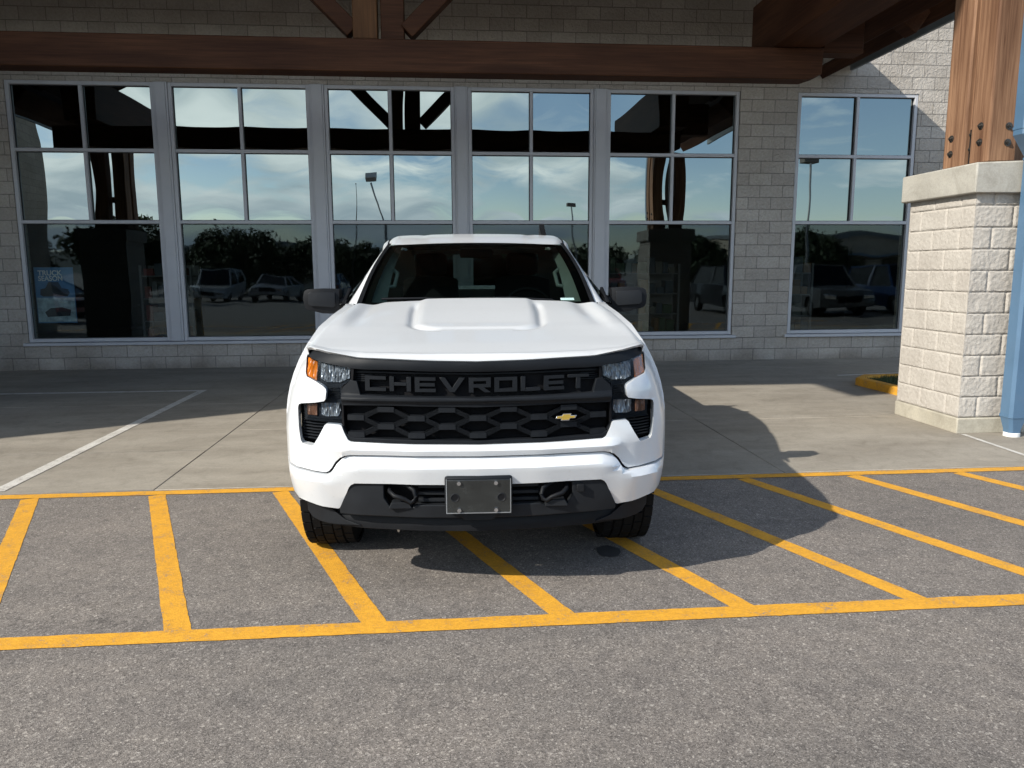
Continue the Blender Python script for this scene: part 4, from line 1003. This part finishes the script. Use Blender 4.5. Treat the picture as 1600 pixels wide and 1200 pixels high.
# --- cabin
def dash(u, v):
    s = 2*u-1; return (s*.76, 1.62+.42*v, 1.335+.045*math.sin(math.pi*min(1, v*1.3))+.035*sstep(.15, .45, -0+s)*sstep(.85, .5, s)*math.sin(math.pi*v) - .12*sstep(.75, 1, v))
bm = bmesh.new(); grid(bm, 30, 10, dash); finish('dashboard', bm, 'dash_plastic', trk, 60)
boxo('dash_front', 'dash_plastic', trk, -.78, .78, 2.03, 2.08, .9, 1.26, bevel=.02)
bm = bmesh.new()
for k in range(32):
    a0, a1 = 2*math.pi*k/32, 2*math.pi*(k+1)/32
    c = Vector((.385, 2.16, 1.30)); ax = Vector((0, -.42, .907)); ux = Vector((1, 0, 0)); uy = ax.cross(ux)*-1
    tube(bm, [c+(ux*math.cos(a)+Vector((0, .42, .907))*math.sin(a))*.185 for a in (a0, a1)], .015, 8, False)
bmesh.ops.remove_doubles(bm, verts=bm.verts, dist=.0005)
stw = finish('steering_wheel', bm, 'grey_plastic', trk, 80)
bm = bmesh.new(); bar(bm, (.385, 2.17, 1.10), (.385, 2.17, 1.30), .10, .04, (0, 1, 0)); bar(bm, (.22, 2.18, 1.27), (.55, 2.18, 1.27), .03, .05); finish('spoke', bm, 'black_plastic', stw, 0)
def seat(x, y, wd=.50, hr=True):
    bm = bmesh.new()
    grid(bm, 10, 12, lambda u, v: (x+(2*u-1)*wd/2*(1-.10*v), y+.14*v-.03*math.cos((2*u-1)*1.4), .92+.64*v-.03*abs(2*u-1)**3*v))
    box(bm, x-wd/2+.02, x+wd/2-.02, y+.04, y+.10, .6, 1.1); st = finish('seat', bm, 'seat_fabric', trk, 60)
    if hr: boxo('headrest', 'seat_fabric', st, x-.13, x+.13, y+.15, y+.25, 1.57, 1.75, bevel=.035)
seat(-.38, 2.72); seat(.38, 2.72); seat(-.40, 3.55, .48, False); seat(.40, 3.55, .48, False)
for s in (-1, 1):
    bm = bmesh.new()
    def ip(u, v, s=s):
        i = Vector(ws_pt(1, .06+.88*v)); i.x = abs(i.x); w0 = .10*(1-v)+.05
        return (s*(i.x-.030-w0*u*.75), i.y+.05+.12*u, i.z-.025-.02*u)
    grid(bm, 3, 12, ip); tr_ = finish('pillar_trim', bm, 'trim_pale', trk, 70)
    bm = bmesh.new(); p0 = Vector(ip(1, .30)); p1 = Vector(ip(1, .62)); inn = Vector((-s*.035, -.03, -.01))
    tube(bm, [p0, p0.lerp(p1, .12)+inn, p0.lerp(p1, .88)+inn, p1], .014, 8); finish('grab_handle', bm, 'trim_pale', tr_, 60)
bm = bmesh.new(); grid(bm, 10, 3, lambda u, v: ((2*u-1)*.64, 2.33+1.4*v, 1.79+.06*math.sin(v*3))); finish('headliner', bm, 'interior_dark', trk, 60)
bm = bmesh.new(); prism(bm, [(-.12, 1.70), (.12, 1.70), (.13, 1.75), (.11, 1.765), (-.11, 1.765), (-.13, 1.75)], 2.24, 2.27); finish('rear_view_mirror', bm, 'matte_black', trk, 0, .006)
bm = bmesh.new(); grid(bm, 4, 1, lambda u, v: tuple(Vector(ws_pt(.865+.06*u, .045+.030*v))+Vector((0, -.002, .003)))); finish('sticker', bm, 'sticker', wsc, 0, recalc=False)

# --- door mirrors
for s in (-1, 1):
    bm = bmesh.new()
    body_ = [(.935, 1.482), (1.05, 1.490), (1.150, 1.484), (1.170, 1.470), (1.178, 1.43), (1.172, 1.372), (1.156, 1.350), (1.05, 1.322), (.955, 1.318), (.938, 1.335)]
    P_ = body_ if s > 0 else [(-u, v) for u, v in body_][::-1]
    b2 = panel([P_], lambda x, z: (x, 1.70 + .02*((abs(x)-1.07)/.13)**2 + .010*((z-1.40)/.08)**2, z), frange(-1.25, 1.25, 100), frange(1.3, 1.5, 10), (0, .11, 0))
    mi = finish('door_mirror', b2, 'black_plastic', trk, 25, .005, 2)
    ins = [(.960, 1.462), (1.125, 1.468), (1.140, 1.455), (1.140, 1.385), (1.125, 1.372), (.975, 1.362), (.960, 1.375)]
    P_ = ins if s > 0 else [(-u, v) for u, v in ins][::-1]
    finish('mirror_cap', panel([P_], lambda x, z: (x, 1.685 + .02*((abs(x)-1.07)/.13)**2 + .010*((z-1.40)/.08)**2, z), frange(-1.25, 1.25, 50), frange(1.3, 1.5, 8), (0, .04, 0)), 'grey_plastic', mi, 25, .004, 2)
    bm = bmesh.new(); grid(bm, 4, 4, lambda u, v: (s*(.955+.20*u), 1.822, 1.34+.13*v)); finish('mirror_glass', bm, 'chrome', mi, 0)
    bm = bmesh.new(); tube(bm, [(s*.90, 1.78, 1.40), (s*.95, 1.76, 1.395), (s*1.0, 1.76, 1.39)], [.035, .028, .03], 12); finish('mirror_arm', bm, 'black_plastic', mi, 60)
    bm = bmesh.new(); prism(bm, [(1.50, 1.395), (1.86, 1.395), (1.80, 1.49), (1.62, 1.43)], *(sorted((s*.865, s*.885))), 'YZ'); finish('mirror_base', bm, 'black_plastic', trk, 30, .004)

# --- wheels
def wheel_proto():
    W2 = .135
    e = empty('wheel', (0, 0, 0)); e.parent = trk
    bm = bmesh.new()
    lathe(bm, [(.235, -W2*.80), (.255, -W2*.95), (.30, -W2*1.02), (.36, -W2*.98), (.390, -W2*.86), (.397, -W2*.55), (.399, 0), (.397, W2*.55), (.390, W2*.86), (.36, W2*.98), (.30, W2*1.02), (.255, W2*.95), (.235, W2*.80)], (0, 0, 0), 'X', 64)
    rnd = random.Random(5)
    NB = 34
    for k in range(NB):                        # tread blocks
        for row, (xa, xb, ph) in enumerate(((-.132, -.086, 0), (-.076, -.034, .5), (-.026, .026, .2), (.034, .076, .7), (.086, .132, .35))):
            a = 2*math.pi*(k+ph)/NB; da = 2*math.pi/NB*.43
            sk = .006*(1 if row % 2 else -1)
            r0 = .388; r1 = .4105 if 0 < row < 4 else .406
            v = []
            for r in (r0, r1):
                for (x_, aa) in ((xa, a-da+sk), (xb, a-da-sk), (xb, a+da-sk), (xa, a+da+sk)): v.append(bm.verts.new((x_, r*math.cos(aa), r*math.sin(aa))))
            for q in ((4, 5, 6, 7), (0, 1, 5, 4), (1, 2, 6, 5), (2, 3, 7, 6), (3, 0, 4, 7)): bm.faces.new([v[i] for i in q])
    finish('tyre', bm, 'rubber', e, 30)
    bm = bmesh.new(); lathe(bm, [(.238, -.108), (.243, -.118), (.225, -.112), (.215, -.06), (.215, .10), (.24, .11)], (0, 0, 0), 'X', 48)
    for k in range(6):
        a = 2*math.pi*k/6; d = Vector((0, math.cos(a), math.sin(a)))
        bar(bm, Vector((-.095, 0, 0))+d*.05, Vector((-.100, 0, 0))+d*.228, .062, .022, (1, 0, 0))
    tube(bm, [(-.085, 0, 0), (-.112, 0, 0)], .062, 24); finish('rim', bm, 'rim_metal', e, 35)
    return e
wh = wheel_proto()
def place_wheel(src, x, y, flip, first=False):
    o = src if first else src.copy()
    if not first:
        COL.objects.link(o); o.parent = trk
        for ch in src.children:
            c = ch.copy(); COL.objects.link(c); c.parent = o
    o.location = (x, y, .402); o.rotation_euler = (0, 0, math.pi if flip else 0)
place_wheel(wh, -.848, AXF, False, True)
bpy.context.view_layer.update()
for x, y, f in ((.848, AXF, True), (-.848, AXR, False), (.848, AXR, True)): place_wheel(wh, x, y, f)

# ------------------------------------------------------------------ the lot behind the camera (seen mirrored in the glass)
def sedan(x, y, rz, paintm, label, suv=False):
    e = empty('parked_car', (x, y, 0), rz, label=label, cat='car', group='cars parked in the lot reflected in the glass')
    H = 1.75 if suv else 1.45; Lh = 2.35; W_ = .92; bh = 1.02 if suv else .90
    prof = [(-Lh, .35), (-Lh-.02, .60), (-Lh+.10, bh-.12), (-1.15, bh), (1.55 if suv else 1.35, bh+.05), (Lh-.05, bh+.02), (Lh, .55), (Lh-.05, .32), (1.85, .30), (1.75, .62), (1.45, .70), (1.15, .62), (1.05, .28), (-1.05, .28), (-1.15, .62), (-1.45, .70), (-1.75, .62), (-1.85, .30)]
    def body(yv, zv): return yv
    bm = bmesh.new(); prism(bm, prof, -W_, W_, 'YZ')
    bmesh.ops.bisect_plane(bm, geom=bm.verts[:]+bm.edges[:]+bm.faces[:], plane_co=(.6, 0, 0), plane_no=(1, 0, 0)); bmesh.ops.bisect_plane(bm, geom=bm.verts[:]+bm.edges[:]+bm.faces[:], plane_co=(-.6, 0, 0), plane_no=(1, 0, 0))
    for v in bm.verts:
        if abs(v.co.x) > .8:
            v.co.y *= .955
            if v.co.z > bh-.15: v.co.x *= .94
            if v.co.z < .4: v.co.x *= .97
    finish('body', bm, paintm, e, 35, .03, 2)
    b0, b1, t0, t1 = (-1.15, 2.1, -.45, 1.85) if suv else (-1.10, 1.75, -.30, 1.05)
    bm = bmesh.new()
    a = [bm.verts.new(q) for q in ((-W_*.90, b0, bh-.02), (W_*.90, b0, bh-.02), (W_*.92, b1, bh), (-W_*.92, b1, bh))]; b = [bm.verts.new(q) for q in ((-W_*.68, t0, H-.04), (W_*.68, t0, H-.04), (W_*.68, t1, H-.04), (-W_*.68, t1, H-.04))]
    for i in range(4): bm.faces.new((a[i], a[(i+1) % 4], b[(i+1) % 4], b[i]))
    bm.faces.new(b); finish('windows', bm, 'dark_glass', e, 0)
    bm = bmesh.new()
    box(bm, -W_*.70, W_*.70, t0-.02, t1+.02, H-.05, H)
    for k in range(4):
        p, q = a_, b_ = [(-W_*.90, b0, bh-.02), (W_*.90, b0, bh-.02), (W_*.92, b1, bh), (-W_*.92, b1, bh)][k], [(-W_*.68, t0, H-.04), (W_*.68, t0, H-.04), (W_*.68, t1, H-.04), (-W_*.68, t1, H-.04)][k]
        bar(bm, p, q, .07, .07)
    for sx in (-1, 1): bar(bm, (sx*W_*.91, .35, bh), (sx*W_*.69, .40, H-.04), .08, .05)
    finish('roof', bm, paintm, e, 0)
    bm = bmesh.new(); box(bm, -.45, .45, -Lh-.04, -Lh+.05, .50, .72); finish('grille', bm, 'matte_black', e, 0, .01)
    for sx in (-1, 1):
        boxo('headlight', 'chrome', e, *sorted((sx*.50, sx*.82)), -Lh-.02, -Lh+.16, .60, .74, bevel=.02)
        boxo('tail_light', 'red_plastic', e, *sorted((sx*.55, sx*.84)), Lh-.14, Lh+.01, .68, .86, bevel=.02)
        for yy in (-1.45, 1.45):
            bm = bmesh.new(); lathe(bm, [(.20, -.11), (.30, -.11), (.33, -.08), (.33, .08), (.30, .11), (.20, .11)], (0, 0, 0), 'X', 28)
            t = finish('wheel', bm, 'rubber', e, 35); t.location = (sx*.80, yy, .33)
            bm = bmesh.new(); tube(bm, [(-.09, 0, 0), (.09, 0, 0)], .205, 20); finish('rim', bm, 'rim_metal', t, 35)
    return e
P_ = math.pi
sedan(-14.6, -.5, P_*.5+.1, 'red_car_paint', 'red car parked left of the store, reflected low in the first window')
sedan(-15.2, -4.2, P_*.5, 'black_car_paint', 'black car parked behind the red one, reflected in the first window')
sedan(13.6, -.6, P_+.05, 'grey_car_paint', 'grey sport utility car reflected in the far right window', True)
sedan(16.4, -.4, P_, 'navy_car_paint', 'dark blue sport utility car reflected beside the grey one', True)
sedan(10.9, -2.0, P_-.05, 'black_car_paint', 'black sport utility car reflected in the fifth window', True)
sedan(-13.0, -19, P_, 'pale_car_paint', 'white sport utility car across the lot, reflected in the second window', True)
sedan(-9.9, -19.2, P_, 'silver_car_paint', 'small silver car across the lot, reflected in the second window')
sedan(-6.6, -18.8, 0, 'blue_car_paint', 'blue car across the lot, reflected beside the pickup mirror')
sedan(19.5, -17, P_, 'pale_car_paint', 'white car across the lot, reflected in the far right window')
sedan(9.5, -18.5, P_, 'red_car_paint', 'red sport utility car across the lot, reflected in the fifth window', True)

def tree(x, y, h, r, label, seed, n=2600, cone=0.0):
    h *= .70; r *= .9; n = int(n*2.2)
    rnd = random.Random(seed); e = empty('broadleaf_tree', (x, y, 0), label=label, cat='tree', group='trees behind the lot reflected in the glass')
    bm = bmesh.new(); tube(bm, [(0, 0, 0), (.05, .03, h*.25), (-.04, .05, h*.5), (.02, 0, h*.8)], [.16+h*.01, .13, .09, .03], 10)
    ends = []
    for k in range(9):
        a = rnd.uniform(0, 6.28); z0 = h*rnd.uniform(.25, .65); rr = r*rnd.uniform(.45, .85); p = Vector((rr*math.cos(a), rr*math.sin(a), z0+h*rnd.uniform(.08, .28)))
        tube(bm, [(0, 0, z0), tuple(p*.5+Vector((0, 0, z0*.5))), tuple(p)], [.06, .04, .015], 6); ends.append(p)
    finish('trunk', bm, 'bark', e, 50)
    cl = [(p, rnd.uniform(.28, .5)*r) for p in ends] + [(Vector((rnd.gauss(0, .4)*r*(1-.6*cone*t), rnd.gauss(0, .4)*r*(1-.6*cone*t), h*(.34+.62*t))), rnd.uniform(.25, .5)*r*(1-.5*cone*t)) for t in [i/16 for i in range(17)]]
    bm = bmesh.new()
    for i in range(n):
        c, cr = rnd.choice(cl); d = Vector((rnd.gauss(0, 1), rnd.gauss(0, 1), rnd.gauss(0, .8))).normalized()*cr*rnd.uniform(.55, 1.05)
        p = c+d; s_ = rnd.uniform(.09, .19)*(1+h*.05); u_ = Vector((rnd.gauss(0, 1), rnd.gauss(0, 1), rnd.gauss(0, 1))).normalized(); w_ = u_.orthogonal().normalized()
        bm.faces.new([bm.verts.new(p+u_*s_*a+w_*s_*b*.55) for a, b in ((-1, 0), (0, -1), (1, 0), (0, 1))])
    finish('crown', bm, 'foliage', e, 0, recalc=False)
for a in ((-16.2, -14, 5.2, 2.2, 'round green tree reflected at the left edge of the second window', 1), (-15, -32, 5.6, 3.2, 'wide dark tree across the lot, reflected in the second window', 2), (-23, -34, 6.0, 3.4, 'wide dark tree reflected in the first window', 3),
          (-7.5, -36, 4.9, 3.2, 'low dark tree reflected just left of the pickup', 4), (15.3, -20, 5.0, 2.0, 'bright green slender tree reflected in the fifth window', 5, 2200, 1.0), (11.5, -34, 4.6, 3.0, 'low round tree far across the lot, reflected in the fifth window', 6),
          (24, -24, 5.2, 2.4, 'tree reflected low in the far right window', 7), (30, -34, 5.6, 3.2, 'broad tree reflected behind the parked cars in the far right window', 8), (2.5, -40, 4.6, 3.4, 'low dark tree reflected behind the pickup roof', 9), (-31, -30, 6.5, 3.6, 'tall dark tree reflected at the far left', 10), (-11, -38, 5.0, 3.6, 'dense dark tree behind the white car, reflected in the second window', 11), (-18, -36, 5.4, 3.6, 'dense dark tree behind the parked cars, reflected at the first mullion', 12), (20, -40, 5.6, 3.4, 'dense tree reflected between the fifth and far right windows', 13)): tree(*a)
def light_pole(x, y, h, label, arm):
    e = empty('light_pole', (x, y, 0), label=label, cat='light pole', group='lot light poles reflected in the glass')
    bm = bmesh.new(); tube(bm, [(0, 0, 0), (0, 0, .7)], .22, 18); finish('base', bm, 'cap_concrete', e, 40)
    bm = bmesh.new()
    tube(bm, [(0, 0, .7), (0, 0, h*.62), (arm*.3, 0, h*.8), (arm*.8, 0, h*.95), (arm, 0, h)] if arm else [(0, 0, .7), (0, 0, h)], .055, 12); finish('pole', bm, 'galvanised', e, 60)
    if arm:
        bm = bmesh.new(); bar(bm, (arm, -.22, h+.22), (arm, .30, h+.40), .62, .34); finish('lamp_head', bm, 'galvanised', e, 0, .03)
    else:
        bm = bmesh.new(); box(bm, -.36, .36, -.55, .1, h, h+.28); finish('lamp_head', bm, 'bronze_box', e, 0, .02)
light_pole(-2.95, -12, 5.9, 'curved light pole with a floodlight head, reflected in the third window', -.5)
light_pole(18.6, -12, 7.0, 'straight light pole with a box lamp, reflected in the far right window', 0)
light_pole(8.8, -26, 5.6, 'far light pole with a box lamp, reflected in the fifth window', 0)
fp = empty('flag_pole', (-5.87, -25, 0), label='thin flag pole reflected in the third window beside the cab', cat='pole')
bm = bmesh.new(); tube(bm, [(0, 0, 0), (0, 0, 7.2)], [.045, .02], 10); finish('pole', bm, 'steel_plate', fp, 60)
bm = bmesh.new(); lathe(bm, [(.001, 7.18), (.05, 7.22), (.05, 7.28), (.001, 7.32)], (0, 0, 0), 'Z', 12); finish('ball', bm, 'steel_plate', fp, 60)
bo = empty('bollard', (-5.95, 7.45, 0), label='yellow steel bollard left of the pickup, seen only mirrored in the second window', cat='bollard')
bm = bmesh.new(); tube(bm, [(0, 0, 0), (0, 0, .96), (0, 0, 1.0)], [.075, .075, .05], 24); finish('post', bm, 'yellow_paint', bo, 40)
def far_shop(x, y, w_, d_, h, mat, label):
    e = empty('far_shop', (x, y, 0), label=label, cat='building')
    bm = bmesh.new(); box(bm, -w_/2, w_/2, -d_/2, d_/2, 0, h); finish('wall', bm, mat, e, 0)
    bm = bmesh.new(); box(bm, -w_/2-.2, w_/2+.2, -d_/2-.2, d_/2+.2, h+.002, h+.5); finish('parapet', bm, 'roof_flashing', e, 0)
    n = int(w_/4)
    for i in range(n):
        xx = -w_/2+2+4*i; boxo('window', 'dark_glass', e, xx-1.2, xx+1.2, d_/2+.003, d_/2+.06, .9, 2.8)
    boxo('awning', 'blue_paint', e, -w_/2+1, w_/2-1, d_/2+.003, d_/2+1.2, 3.0, 3.2)
far_shop(46, -62, 30, 14, 5.0, 'tan_block', 'long tan shop across the road, reflected in the far right window')
far_shop(-22, -58, 24, 12, 3.9, 'cap_concrete', 'low pale shop across the road, reflected in the second window')
